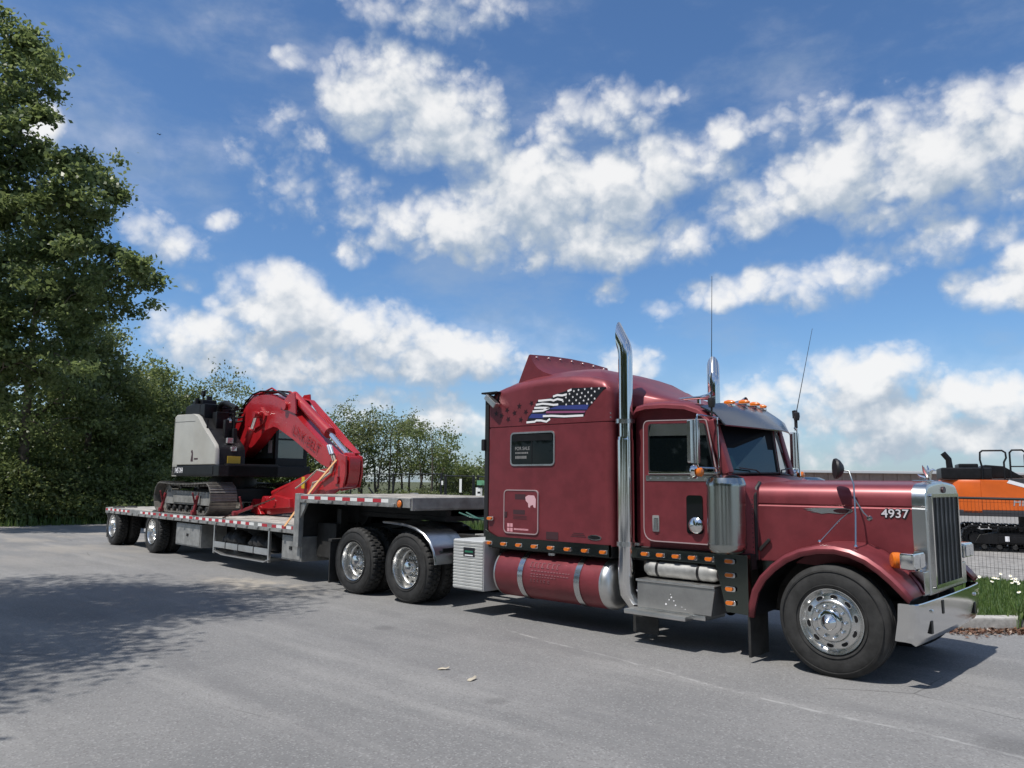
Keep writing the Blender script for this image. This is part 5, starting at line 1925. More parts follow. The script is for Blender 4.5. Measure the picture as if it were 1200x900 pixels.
mb.build('tool_deck', DK, OX)
mb = MB()
mb.box(-0.86, 0.42, -1.02, 1.0, 2.0, 2.33, 0.04)
mb.box(-0.38, 0.12, -0.7, 0.6, 2.3, 2.45, 0.03)
mb.prism([(0.1, 2.3), (0.3, 2.42), (0.75, 2.38), (1.25, 2.05), (0.2, 2.02)], -0.6, 0.7, bev=0.03)
mb.build('engine_hood', BLACK, OX)
mb = MB()
mb.tube([(-0.60, -0.6, 2.3), (-0.62, -0.6, 2.58), (-0.76, -0.6, 2.77)], [0.09, 0.085, 0.08], 12)
mb.build('exhaust_pipe', BLACK, OX)
mb = MB()
mb.tube([(0.17, -1.05, 2.0), (0.17, -1.05, 2.35), (0.13, -1.05, 2.55), (0.14, -1.05, 2.76), (0.20, -1.05, 2.81), (0.68, -1.05, 2.81), (0.76, -1.05, 2.75), (0.77, -1.05, 2.6), (0.71, -1.05, 2.48), (0.71, -1.05, 2.0)], 0.026, 8)
mb.tube([(0.86, -1.05, 2.0), (0.86, -1.05, 2.75), (0.92, -1.05, 2.82), (1.16, -1.05, 2.82), (1.24, -1.05, 2.75), (1.25, -1.05, 2.5), (1.24, -1.05, 1.9)], 0.026, 8)
mb.tube([(0.86, -1.05, 2.36), (1.24, -1.05, 2.36)], 0.018, 8)
mb.build_each('hand_rail', BLACK, OX)
mb = MB()
mb.box(2.3, 3.4, 0.1, 1.05, 1.6, 3.0, 0.06)
mb.box(1.30, 1.75, -1.0, -0.2, 1.9, 2.75, 0.05)
mb.lathe([(0, 0.12), (0.03, 0.14), (0.06, 0.12)], (1.45, -1.05, 2.62), 'Y', 14)
mb.cyl((1.45, -0.9, 2.6), (1.45, -0.9, 3.0), 0.10, n=12)
mb.build('operator_cab', BLACK, OX)
lettering('side_lettering', 'HITACHI', 0.31, (0.84, -1.108, 1.36), mat('grey_lettering', (0.34, 0.32, 0.33), 0.5), OX, extrude=0.002, bold=0.004, shear=0.15, align='LEFT', sx=0.9)
mb = MB()
mb.box(0.6, 0.7, -1.16, -1.15, 0.28, 0.42)
mb.box(-0.86, -0.80, -1.0, -0.9, 1.3, 1.5)
mb.build('reflector', WHITE, OX)

# ------------------------------------------------------------------ ground
def node_mix(nt, fac, a, b):
    x = nt.nodes.new('ShaderNodeMix')
    x.data_type = 'RGBA'
    for k, v in (('Factor', fac), ('A', a), ('B', b)):
        if isinstance(v, tuple):
            x.inputs[k].default_value = (*v, 1)
        elif isinstance(v, (int, float)):
            x.inputs[k].default_value = v
        else:
            link(nt, v, x.inputs[k])
    return x.outputs['Result']


def noise_tex(nt, vec, scale, detail=4, rough=0.6, mul=None):
    if mul is not None:
        vec = vmath(nt, 'MULTIPLY', vec, mul)
    n = nt.nodes.new('ShaderNodeTexNoise')
    n.inputs['Scale'].default_value = scale
    n.inputs['Detail'].default_value = detail
    n.inputs['Roughness'].default_value = rough
    link(nt, vec, n.inputs['Vector'])
    return n.outputs['Fac']


def seg_mask(nt, pos, a, b, w0, w1):
    """1 on the segment a-b, fading to 0 between w0 and w1 metres from it"""
    ax, ay = a
    bx, by = b
    L = math.hypot(bx - ax, by - ay)
    ux, uy = (bx - ax) / L, (by - ay) / L
    rel = vmath(nt, 'SUBTRACT', pos, (ax, ay, 0))
    t = vmath(nt, 'DOT_PRODUCT', rel, (ux, uy, 0))
    d = mathn(nt, 'ABSOLUTE', vmath(nt, 'DOT_PRODUCT', rel, (-uy, ux, 0)))
    inside = mathn(nt, 'MULTIPLY', mathn(nt, 'GREATER_THAN', t, 0.0), mathn(nt, 'LESS_THAN', t, L))
    return mathn(nt, 'MULTIPLY', smooth(nt, d, w1, w0), inside)


def asphalt_material():
    m = bpy.data.materials.new('asphalt')
    m.use_nodes = True
    nt = m.node_tree
    b = nt.nodes['Principled BSDF']
    t = nt.nodes.new('ShaderNodeTexCoord')
    P = t.outputs['Object']
    wob = nt.nodes.new('ShaderNodeTexNoise')
    wob.inputs['Scale'].default_value = 0.9
    wob.inputs['Detail'].default_value = 3
    link(nt, P, wob.inputs['Vector'])
    Pw = vmath(nt, 'ADD', P, vmath(nt, 'MULTIPLY', vmath(nt, 'SUBTRACT', wob.outputs['Color'], (0.5, 0.5, 0.5)), (0.22, 0.22, 0)))
    base = node_mix(nt, smooth(nt, noise_tex(nt, P, 0.35, 5, 0.65), 0.3, 0.7), (0.160, 0.161, 0.162), (0.212, 0.211, 0.209))
    streak = noise_tex(nt, Pw, 1.0, 4, 0.6, (0.16, 1.5, 1))
    base = node_mix(nt, mathn(nt, 'MULTIPLY', smooth(nt, streak, 0.47, 0.72), 0.55), base, (0.275, 0.272, 0.266))
    dark = noise_tex(nt, P, 0.7, 5, 0.7)
    base = node_mix(nt, mathn(nt, 'MULTIPLY', smooth(nt, dark, 0.58, 0.78), 0.45), base, (0.125, 0.126, 0.131))
    # chippings
    v = nt.nodes.new('ShaderNodeTexVoronoi')
    v.inputs['Scale'].default_value = 75
    link(nt, P, v.inputs['Vector'])
    s = nt.nodes.new('ShaderNodeSeparateColor')
    link(nt, v.outputs['Color'], s.inputs[0])
    base = node_mix(nt, mathn(nt, 'MULTIPLY', smooth(nt, s.outputs[0], 0.78, 0.97), 0.38), base, (0.36, 0.36, 0.355))
    base = node_mix(nt, mathn(nt, 'MULTIPLY', smooth(nt, s.outputs[1], 0.75, 0.97), 0.42), base, (0.095, 0.085, 0.088))
    # a pale joint line between two lanes of paving
    j = mathn(nt, 'ADD', seg_mask(nt, Pw, (-3.8, -1.62), (-0.1, -2.29), 0.010, 0.030), seg_mask(nt, Pw, (-0.1, -2.29), (6.0, -2.55), 0.012, 0.035), clamp=True)
    j = mathn(nt, 'MULTIPLY', j, smooth(nt, noise_tex(nt, P, 5.0, 3), 0.38, 0.6))
    base = node_mix(nt, mathn(nt, 'MULTIPLY', j, 0.45), base, (0.42, 0.42, 0.41))
    # faint tyre marks and oil spots
    for a_, b_ in (((-9.0, -2.9), (4.0, -4.2)), ((-9.0, -4.7), (4.0, -6.1)), ((-6.0, -1.9), (5.0, -2.0))):
        tm = mathn(nt, 'MULTIPLY', seg_mask(nt, Pw, a_, b_, 0.05, 0.20), smooth(nt, noise_tex(nt, P, 1.3, 4), 0.35, 0.65))
        base = node_mix(nt, mathn(nt, 'MULTIPLY', tm, 0.30), base, (0.12, 0.12, 0.125))
    for cx_, cy_, rr_2 in ((-4.9, -2.6, 0.22), (-1.7, -3.9, 0.16), (0.6, -4.6, 0.25), (-7.2, -3.4, 0.2), (1.6, -2.2, 0.3)):
        rd = vmath(nt, 'LENGTH', vmath(nt, 'SUBTRACT', Pw, (cx_, cy_, 0)))
        base = node_mix(nt, mathn(nt, 'MULTIPLY', smooth(nt, rd, rr_2, rr_2 * 0.3), 0.35), base, (0.07, 0.07, 0.072))
    # cracks
    v2 = nt.nodes.new('ShaderNodeTexVoronoi')
    v2.feature = 'DISTANCE_TO_EDGE'
    v2.inputs['Scale'].default_value = 0.28
    link(nt, Pw, v2.inputs['Vector'])
    c = mathn(nt, 'MULTIPLY', smooth(nt, v2.outputs['Distance'], 0.0035, 0.0008), smooth(nt, noise_tex(nt, P, 0.4, 2), 0.52, 0.64))
    base = node_mix(nt, mathn(nt, 'MULTIPLY', c, 0.7), base, (0.06, 0.06, 0.06))
    # sand spilled beside the trailer, dust near the trees
    r = vmath(nt, 'LENGTH', vmath(nt, 'MULTIPLY', vmath(nt, 'SUBTRACT', Pw, (-9.6, -1.75, 0)), (0.42, 1.1, 0)))
    sand = mathn(nt, 'MULTIPLY', smooth(nt, r, 1.0, 0.2), smooth(nt, noise_tex(nt, P, 2.2, 6, 0.7), 0.35, 0.6))
    base = node_mix(nt, mathn(nt, 'MULTIPLY', sand, 0.65), base, (0.42, 0.37, 0.30))
    far = nt.nodes.new('ShaderNodeSeparateXYZ')
    link(nt, P, far.inputs[0])
    dust = mathn(nt, 'MULTIPLY', smooth(nt, far.outputs[0], -12.0, -22.0), smooth(nt, noise_tex(nt, P, 0.5, 6, 0.7, (0.5, 1.4, 1)), 0.42, 0.62))
    base = node_mix(nt, mathn(nt, 'MULTIPLY', dust, 0.6), base, (0.33, 0.30, 0.26))
    link(nt, base, b.inputs['Base Color'])
    b.inputs['Roughness'].default_value = 0.82
    b.inputs['Specular IOR Level'].default_value = 0.35
    h = mathn(nt, 'ADD', mathn(nt, 'MULTIPLY', v.outputs['Distance'], 0.5), noise_tex(nt, P, 40, 3))
    bp = nt.nodes.new('ShaderNodeBump')
    bp.inputs['Strength'].default_value = 0.35
    bp.inputs['Distance'].default_value = 0.006
    link(nt, h, bp.inputs['Height'])
    link(nt, bp.outputs[0], b.inputs['Normal'])
    return m


def sheet(name, poly, z, material, label=None):
    mb = MB()
    vs = [mb.bm.verts.new((x, y, z)) for x, y in poly]
    mb.bm.faces.new(vs)
    o = mb.build(name, material, ang=0)
    for p in o.data.polygons:
        pass
    o['kind'] = 'structure'
    if label:
        o['label'] = label
        o['category'] = 'ground'
    return o


SOIL = mat('soil_and_grass', (0.075, 0.085, 0.035), 0.95, var=0.5, vscale=0.6)
GRAVEL = mat('pale_gravel', (0.235, 0.228, 0.215), 0.95, var=0.30, vscale=5, bump=0.5, bscale=30)
VERGE = mat('grass_soil', (0.045, 0.075, 0.022), 0.95, var=0.5, vscale=4)
CONC = mat('kerb_concrete', (0.33, 0.32, 0.30), 0.9, var=0.28, vscale=7, bump=0.4, bscale=50)
sheet('ground', [(-1500, -1500), (1500, -1500), (1500, 1500), (-1500, 1500)], -0.03, SOIL)
sheet('asphalt_ground', [(-33.6, -80), (70, -80), (70, 4.2), (2.2, 4.2), (0.75, 2.95), (-0.4, 7.0), (-12, 9.6), (-31.2, 9.6), (-31.6, 3.4), (-33.2, 0.2)], 0.0, asphalt_material())
sheet('gravel_ground', [(-17, 12.6), (-12, 9.8), (-1.0, 7.65), (40, 5.4), (120, 20), (120, 75), (-40, 75)], -0.012, GRAVEL)

# island with kerb
def bez(p0, p1, p2, n):
    return [((1 - t) ** 2 * p0[0] + 2 * t * (1 - t) * p1[0] + t * t * p2[0], (1 - t) ** 2 * p0[1] + 2 * t * (1 - t) * p1[1] + t * t * p2[1]) for t in [k / n for k in range(n + 1)]]
edge = [(-6.0, 8.0), (-3.0, 6.2), (-1.3, 4.2)] + bez((-0.75, 3.2), (-0.2, 1.95), (0.36, 2.51), 8) + [(0.80, 2.97)]
edge2 = [(0.80, 2.97), (1.5, 3.7), (2.6, 4.6), (5.0, 5.3), (9.0, 5.6)]
def kerb(pts, name):
    mb = MB()
    rings = []
    for i, (x, y) in enumerate(pts):
        x0, y0 = pts[max(0, i - 1)]
        x1, y1 = pts[min(len(pts) - 1, i + 1)]
        d = math.hypot(x1 - x0, y1 - y0)
        nx, ny = (y0 - y1) / d, (x1 - x0) / d
        prof = [(0.0, -0.05), (0.0, 0.13), (0.012, 0.158), (0.03, 0.168), (0.15, 0.172), (0.16, 0.165), (0.16, -0.05)]
        rings.append([(x + nx * a, y + ny * a, z) for a, z in prof])
    mb.loft(rings)
    o = mb.build(name, CONC, ang=30)
    o['kind'] = 'structure'
    return o
kerb(edge, 'kerb')
kerb([(a + 0.012, b + 0.01) for a, b in edge2], 'kerb')
isl = [(x + 0.06, y + 0.12) for x, y in edge] + [(x + 0.0, y + 0.14) for x, y in edge2[1:]] + [(9.0, 7.1), (0.0, 7.55), (-1.0, 7.7), (-6.0, 8.8)]
sheet('grass_ground', isl, 0.135, VERGE)

# grass blades
def blades(name, pts, hmin, hmax, width, mats, seed, kind='stuff', lean=0.35):
    r = np.random.default_rng(seed)
    n = len(pts)
    pts = np.asarray(pts, dtype=np.float64)
    a = r.uniform(0, 2 * np.pi, n)
    h = r.uniform(hmin, hmax, n)
    d = np.c_[np.cos(a), np.sin(a), np.zeros(n)]
    s = np.c_[-np.sin(a), np.cos(a), np.zeros(n)]
    ln = r.uniform(0.1, lean, n)[:, None] * h[:, None]
    up = np.array([0, 0, 1.0])
    w = width * r.uniform(0.6, 1.3, n)[:, None]
    v0, v1 = pts - s * w, pts + s * w
    mid = pts + up * (h * 0.55)[:, None] + d * ln * 0.4
    v2, v3 = mid - s * w * 0.7, mid + s * w * 0.7
    tip = pts + up * h[:, None] + d * ln
    V = np.stack([v0, v1, v2, v3, tip], 1).reshape(-1, 3)
    base = np.arange(n) * 5
    F = []
    for b in base:
        F.append((b, b + 1, b + 3, b + 2))
        F.append((b + 2, b + 3, b + 4))
    me = bpy.data.meshes.new(name)
    me.from_pydata(V.tolist(), [], F)
    at = me.attributes.new('tone', 'FLOAT', 'FACE')
    at.data.foreach_set('value', np.repeat(r.uniform(0, 1, n), 2))
    for m in slot(mats):
        me.materials.append(m)
    o = obj(name, me)
    if kind:
        o['kind'] = kind
    return o


def leaf_material(name, c0, c1, c2, trans=0.35):
    m = bpy.data.materials.new(name)
    m.use_nodes = True
    nt = m.node_tree
    nt.nodes.remove(nt.nodes['Principled BSDF'])
    out = nt.nodes['Material Output']
    a = nt.nodes.new('ShaderNodeAttribute')
    a.attribute_name = 'tone'
    cr = nt.nodes.new('ShaderNodeValToRGB')
    cr.color_ramp.elements[0].color = (*c0, 1)
    cr.color_ramp.elements[1].color = (*c2, 1)
    e = cr.color_ramp.elements.new(0.55)
    e.color = (*c1, 1)
    link(nt, a.outputs['Fac'], cr.inputs[0])
    pb = nt.nodes.new('ShaderNodeBsdfPrincipled')
    pb.inputs['Roughness'].default_value = 0.38
    pb.inputs['Specular IOR Level'].default_value = 0.5
    link(nt, cr.outputs[0], pb.inputs['Base Color'])
    tr = nt.nodes.new('ShaderNodeBsdfTranslucent')
    hs_ = nt.nodes.new('ShaderNodeHueSaturation')
    hs_.inputs['Hue'].default_value = 0.485
    hs_.inputs['Value'].default_value = 1.3
    link(nt, cr.outputs[0], hs_.inputs['Color'])
    link(nt, hs_.outputs[0], tr.inputs['Color'])
    mx = nt.nodes.new('ShaderNodeMixShader')
    mx.inputs[0].default_value = trans
    link(nt, pb.outputs[0], mx.inputs[1])
    link(nt, tr.outputs[0], mx.inputs[2])
    link(nt, mx.outputs[0], out.inputs['Surface'])
    return m


LEAF_A = leaf_material('dark_green_leaves', (0.085, 0.122, 0.042), (0.145, 0.195, 0.070), (0.22, 0.275, 0.115), 0.55)
LEAF_B = leaf_material('olive_green_leaves', (0.095, 0.128, 0.048), (0.155, 0.200, 0.076), (0.24, 0.285, 0.125), 0.55)
LEAF_C = leaf_material('spring_green_leaves', (0.095, 0.130, 0.042), (0.150, 0.195, 0.068), (0.23, 0.27, 0.12), 0.55)
LEAF_D = leaf_material('pale_new_leaves', (0.10, 0.125, 0.055), (0.16, 0.19, 0.085), (0.24, 0.27, 0.13), 0.5)
BARK = mat('grey_brown_bark', (0.11, 0.09, 0.07), 0.9, var=0.4, vscale=8, bump=0.6, bscale=25)
GRASSM = leaf_material('grass_blades', (0.06, 0.11, 0.025), (0.10, 0.165, 0.04), (0.16, 0.22, 0.07), 0.4)


def leaf_mesh(name, P, size, seed, material, aspect=0.6, up_bias=0.8, parent=None):
    """many small leaf-shaped faces (one folded diamond each) at the points P"""
    r = np.random.default_rng(seed)
    n = len(P)
    nrm = r.normal(size=(n, 3)) + np.array([0, 0, up_bias])
    nrm /= np.linalg.norm(nrm, axis=1)[:, None]
    t = r.normal(size=(n, 3)) + np.array([0, 0, -0.3])
    t -= nrm * (t * nrm).sum(1)[:, None]
    t /= np.linalg.norm(t, axis=1)[:, None]
    b = np.cross(nrm, t)
    s = size * r.uniform(0.55, 1.35, n)[:, None]
    v0 = P - t * s * 0.5
    v2 = P + t * s * 0.5
    v1 = P + b * s * aspect * 0.5 + nrm * s * 0.10 - t * s * 0.08
    v3 = P - b * s * aspect * 0.5 + nrm * s * 0.10 - t * s * 0.08
    V = np.stack([v0, v1, v2, v3], 1).reshape(-1, 3)
    me = bpy.data.meshes.new(name)
    me.vertices.add(4 * n)
    me.vertices.foreach_set('co', V.ravel())
    me.loops.add(4 * n)
    me.loops.foreach_set('vertex_index', np.arange(4 * n))
    me.polygons.add(n)
    me.polygons.foreach_set('loop_start', np.arange(n) * 4)
    me.update(calc_edges=True)
    at = me.attributes.new('tone', 'FLOAT', 'FACE')
    at.data.foreach_set('value', np.clip(r.normal(0.45, 0.25, n), 0, 1))
    me.materials.append(material)
    return obj(name, me, parent)


def tree(name, label, cat, x, y, h, rad, z0, clumps, per, leaf, material, seed, group=None, trunks=1, trunk_r=0.18, lean=(0, 0), shape=1.0, clump_r=0.9, extra=()):
    """tapered trunk(s) and limbs out to clumps of leaves spread through an uneven crown"""
    r = np.random.default_rng(seed)
    T = thing(name, label, cat, (x, y, -0.03), 0, group)
    cz = (z0 + h) / 2
    hz = (h - z0) / 2
    C_ = []
    tries = 0
    while len(C_) < clumps and tries < clumps * 40:
        tries += 1
        v = r.normal(size=3)
        v /= np.linalg.norm(v)
        q = v * (r.uniform(0.35, 1.0) ** 0.55)
        f = 1.0 - shape * max(0, q[2]) * 0.45
        rx = rad * f * (0.8 + 0.35 * math.sin(3.1 * math.atan2(v[1], v[0]) + seed) * 0.6)
        p = np.array([q[0] * rx + lean[0] * (q[2] + 1), q[1] * rx + lean[1] * (q[2] + 1), cz + q[2] * (hz - clump_r * 0.45)])
        if any(np.linalg.norm(p - c) < clump_r * 0.5 for c in C_):
            continue
        C_.append(p)
    for e in extra:
        C_.append(np.array(e, dtype=float))
    mb = MB()
    tops = []
    for k in range(trunks):
        a = 2 * math.pi * k / max(1, trunks) + seed
        off = 0.0 if trunks == 1 else 0.35 + 0.1 * k
        bx, by = math.cos(a) * off, math.sin(a) * off
        spread = 0.0 if trunks == 1 else rad * 0.35
        pts, rr = [], []
        for j in range(7):
            t = j / 6
            pts.append((bx + math.cos(a) * spread * t + lean[0] * t * 1.2 + r.normal() * 0.06 * h / 8 * t, by + math.sin(a) * spread * t + lean[1] * t * 1.2 + r.normal() * 0.06 * h / 8 * t, t * h * (0.86 if trunks == 1 else 0.72)))
            rr.append(trunk_r * (1 - 0.85 * t) * (1.35 if j == 0 else 1))
        mb.tube(pts, rr, 8)
        tops.append([np.array(p) for p in pts])
    # every clump hangs on the nearest piece of trunk or on a clump nearer to the trunk
    nodes = [(p, trunk_r * 0.30 * (1 - j / 9)) for tp in tops for j, p in enumerate(tp) if j > 0]
    axis = np.array([p[:2] for tp in tops for p in tp])
    for c in sorted(C_, key=lambda q: np.min(np.linalg.norm(axis - q[:2], axis=1)) + 0.15 * abs(q[2] - h * 0.4)):
        best = min(nodes, key=lambda nd: np.linalg.norm(nd[0] - c) + 0.5 * max(0.0, nd[0][2] - c[2]))
        s, b0 = best
        b0 = max(0.010, min(b0, 0.09))
        b1 = max(0.007, b0 * 0.72)
        L = np.linalg.norm(c - s)
        m1 = s + (c - s) * 0.35 + r.normal(size=3) * 0.07 * L + np.array([0, 0, 0.06 * L])
        m2 = s + (c - s) * 0.7 + r.normal(size=3) * 0.07 * L + np.array([0, 0, 0.05 * L])
        mb.tube([tuple(s), tuple(m1), tuple(m2), tuple(c)], [b0, b0 * 0.9, b1, b1 * 0.8], 5)
        nodes.append((c, b1))
    mb.build('trunk', BARK, T, ang=60, recalc=False)
    P = []
    for c in C_:
        n = int(per * r.uniform(0.5, 1.5))
        sub = r.integers(3, 6)
        for _ in range(sub):
            cc = c + r.normal(size=3) * clump_r * np.array([0.55, 0.55, 0.35])
            m = n // sub
            g = r.normal(size=(m, 3)) * clump_r * np.array([0.38, 0.38, 0.22])
            P.append(cc + g)
    P = np.concatenate(P)
    P = P[P[:, 2] > 0.05]
    leaf_mesh('crown', P, leaf, seed + 1, material, parent=T)
    return T


GT = 'trees along the left edge of the yard'
k_ = 1.17
def far_(x, y, h):
    return (2.93 + (x - 2.93) * k_, -8.71 + (y + 8.71) * k_, 1.79 + (h - 1.79) * k_)
x, y, h = far_(-26.6, -3.0, 16.3)
tree('big_tree', 'tallest dark green tree at the left edge, a leafy branch reaching out', 'tree', -28.2, -5.2, 17.4, 2.0, 6.0, 12, 380, 0.19, LEAF_A, 11, GT, trunk_r=0.36, shape=1.0, clump_r=0.58,
     extra=[(0.69, 3.05, 4.48), (1.84, 4.35, 6.31), (1.87, 3.71, 6.79), (2.07, 5.54, 7.23), (4.32, 3.92, 11.16), (3.53, 4.35, 7.18), (2.53, 6.65, 8.82), (1.66, 2.95, 6.5), (-2.15, 3.14, 6.17), (1.31, 5.86, 8.29), (0.03, 3.15, 16.05), (2.01, 4.75, 5.34), (3.2, 3.13, 13.33), (3.54, 5.62, 8.89), (-0.29, 3.75, 7.48), (2.79, 5.23, 12.02), (2.16, 3.47, 11.77), (5.02, 4.75, 10.63), (2.45, 3.43, 5.83), (2.45, 3.32, 14.96), (2.67, 2.95, 12.26), (1.85, 3.74, 8.99), (3.74, 3.24, 10.47), (4.37, 3.13, 14.52), (1.86, 5.51, 6.8), (0.37, 1.81, 11.78), (1.19, 2.96, 10.14), (-0.78, 2.96, 4.36), (0.02, 3.12, 8.69), (2.02, 2.32, 10.55), (3.16, 3.88, 8.13), (2.11, 2.02, 11.09), (4.79, 4.58, 8.96), (3.46, 6.98, 8.93), (2.43, 4.7, 10.37), (-0.34, 4.63, 10.68), (-0.57, 2.08, 13.09), (0.13, 3.12, 14.88), (0.76, 3.09, 11.32), (3.32, 3.98, 10.23), (2.27, 4.11, 9.13), (1.72, 3.61, 10.47), (-1.57, 4.47, 4.79), (3.33, 3.29, 12.84), (-0.66, 2.08, 15.95), (1.34, 5.65, 10.78), (-0.12, 2.7, 10.46), (-0.26, 2.89, 8.05), (-0.28, 5.02, 5.22), (2.68, 2.17, 15.39), (2.95, 3.27, 13.91), (2.45, 6.3, 8.36), (2.1, 2.66, 7.15), (0.86, 3.79, 8.38), (0.68, 2.39, 12.22), (3.12, 4.74, 11.12), (-1.7, 2.67, 14.61), (-1.64, 3.18, 5.28), (-2.73, 2.84, 7.56), (0.44, 2.38, 8.84), (1.53, 1.21, 14.74), (-0.24, 5.48, 7.3), (-1.01, 3.38, 9.61), (1.97, 4.35, 7.75), (-1.17, 3.95, 9.44), (1.57, 3.66, 7.57), (1.95, 4.86, 9.48), (-2.11, 3.93, 5.32), (2.41, 6.51, 9.47), (0.43, 3.45, 16.43), (1.8, 7.11, 8.09), (2.25, 2.56, 16.64), (-0.29, 1.6, 16.85), (-1.01, 4.18, 10.66), (0.62, 3.45, 11.86), (1.6, 2.62, 12.59), (2.82, 3.95, 11.25), (-0.39, 2.17, 14.67), (1.56, 2.54, 13.63), (0.94, 2.1, 9.35), (0.6, 3.34, 8.01), (3.37, 5.65, 11.92), (0.84, 4.23, 16.68), (-0.97, 2.17, 16.9), (4.43, 3.93, 11.71), (-0.12, 1.35, 18.19), (0.34, 2.12, 17.32), (2.16, 1.85, 10.27), (0.33, 3.15, 5.63), (1.0, 6.08, 10.42), (-0.07, 4.61, 5.82), (3.58, 4.94, 10.7), (-0.04, 1.79, 17.84), (0.12, 3.54, 4.57), (0.69, 4.16, 15.66), (2.69, 3.01, 16.28), (2.66, 2.85, 12.98), (1.5, 5.26, 8.11), (-0.05, 2.43, 3.99), (-0.73, 2.55, 6.55), (-1.19, 3.27, 6.47), (2.48, 4.55, 8.17), (2.34, 2.62, 11.39), (1.75, 3.4, 5.39), (1.8, 1.94, 7.36), (-0.51, 2.01, 10.38), (-1.04, 2.11, 13.86), (0.4, 5.5, 6.55), (6.09, 5.71, 8.56), (1.03, 4.52, 13.18), (1.44, 5.24, 8.82), (2.27, 1.0, 16.18), (2.42, 4.85, 12.2), (2.26, 2.1, 12.57), (0.43, 3.63, 16.96), (2.49, 3.53, 12.5), (0.69, 4.07, 5.21), (2.42, 5.5, 8.74), (-0.64, 1.66, 14.51), (4.24, 4.56, 5.38), (-0.8, 3.76, 9.96), (-2.37, 2.41, 9.66), (2.15, 2.97, 10.39), (0.97, 2.92, 16.75), (-1.12, 1.94, 15.44), (2.52, 3.93, 7.16), (1.83, 5.69, 12.87), (-1.55, 3.1, 7.05), (-2.1, 2.63, 6.11), (1.84, 2.36, 14.54), (1.86, 1.85, 7.87), (0.67, 2.17, 5.17), (1.47, 4.06, 12.4), (-1.25, 1.62, 16.6), (3.4, 5.67, 9.53), (0.65, 2.29, 4.64), (0.5, 5.94, 7.99), (-2.59, 3.68, 4.29), (1.7, 2.3, 17.18), (2.75, 2.81, 14.31), (-2.54, 2.29, 12.1), (2.86, 5.94, 11.58), (2.36, 5.33, 6.26), (0.45, 5.22, 6.04), (4.26, 5.22, 8.05), (4.14, 3.98, 10.5), (0.88, 5.43, 13.29)])
x, y, h = far_(-27.98, -0.6, 12.3)
tree('broadleaf_tree', 'dark broad tree just right of the tallest tree at the left edge', 'tree', x, y, h, 3.4, 1.0, 80, 220, 0.18, LEAF_A, 23, GT, trunk_r=0.25, clump_r=0.9)
x, y, h = far_(-28.97, 1.76, 8.2)
tree('broadleaf_tree', 'rounded olive green tree whose top shows below the reaching branch', 'tree', x, y, h, 2.9, 0.8, 75, 240, 0.18, LEAF_B, 31, GT, trunk_r=0.2, clump_r=0.85)
x, y, h = far_(-30.16, 3.41, 7.5)
tree('broadleaf_tree', 'bright green tree behind the tail of the trailer', 'tree', x, y, h, 2.6, 0.5, 66, 240, 0.18, LEAF_C, 37, GT, trunk_r=0.18, clump_r=0.85)
x, y, h = far_(-31.36, 5.05, 7.1)
tree('broadleaf_tree', 'olive tree behind the rear end of the white excavator', 'tree', x, y, h, 2.5, 0.5, 60, 300, 0.18, LEAF_B, 41, GT, trunk_r=0.18, clump_r=0.85)
x, y, h = far_(-32.44, 6.80, 6.6)
tree('broadleaf_tree', 'lower olive tree directly behind the excavator counterweight', 'tree', x, y, h, 2.4, 0.5, 50, 280, 0.18, LEAF_B, 43, GT, trunk_r=0.16, clump_r=0.85)
tree('thin_tree', 'thin bare-looking tree with pale new leaves rising above the counterweight', 'tree', -38.5, 11.6, 8.2, 2.2, 2.5, 42, 70, 0.16, LEAF_D, 47, GT, trunk_r=0.12, trunks=3, clump_r=0.8)
tree('broadleaf_tree', 'green tree seen between the black hood and the red boom', 'tree', -37.5, 13.0, 6.6, 2.4, 0.8, 45, 220, 0.18, LEAF_C, 49, GT, trunk_r=0.15, clump_r=0.8)
tree('broadleaf_tree', 'green tree hidden behind the red boom and the black cab', 'tree', -36.5, 14.6, 6.0, 2.3, 0.8, 40, 220, 0.18, LEAF_C, 51, GT, trunk_r=0.15, clump_r=0.8)
for i, (x, y) in enumerate([(-41.0, -3.5), (-41.5, 1.0), (-42.0, 5.5)]):
    tree('wood_tree', ['dark low tree deep in the wood at the far left, behind the bushes', 'dark low tree deep in the wood behind the broad dark tree', 'dark low tree deep in the wood behind the trailer tail'][i], 'tree', x, y, 6.5, 3.4, 0.2, 60, 200, 0.28, LEAF_A, 500 + i, GT, trunk_r=0.18, clump_r=1.1)
# bushes under them
GB = 'bushes along the edge of the asphalt'
bush = [(-27.3, -2.2, 2.0), (-27.7, -1.2, 2.6), (-27.6, -0.4, 1.9), (-27.4, 0.4, 2.4), (-27.2, 1.3, 2.1), (-27.1, 2.1, 2.2), (-27.5, 3.2, 2.6), (-28.8, 4.7, 2.9), (-30.2, 6.2, 2.6), (-31.5, 7.7, 2.0), (-26.9, -1.0, 1.1), (-26.7, 0.7, 1.1), (-26.3, 1.7, 1.0)]
blab = ['dark bush at the very left edge under the tallest tree', 'tall dark bush left of the yard corner, under the tallest tree', 'mid green bush at the asphalt edge near the left edge of the picture', 'large bush with bright tips under the broad dark tree',
        'olive bush at the asphalt edge just left of the trailer tail', 'leafy bush right behind the trailer tail', 'tall bush behind the rear trailer wheels', 'tall green bush behind the rear of the crawler track', 'bush behind the middle of the crawler track',
        'low bush behind the front of the crawler track', 'low weedy shrub spilling onto the asphalt at the far left', 'low weedy shrub in the middle of the asphalt edge at left', 'low weedy shrub spilling onto the asphalt beside the trailer tail']
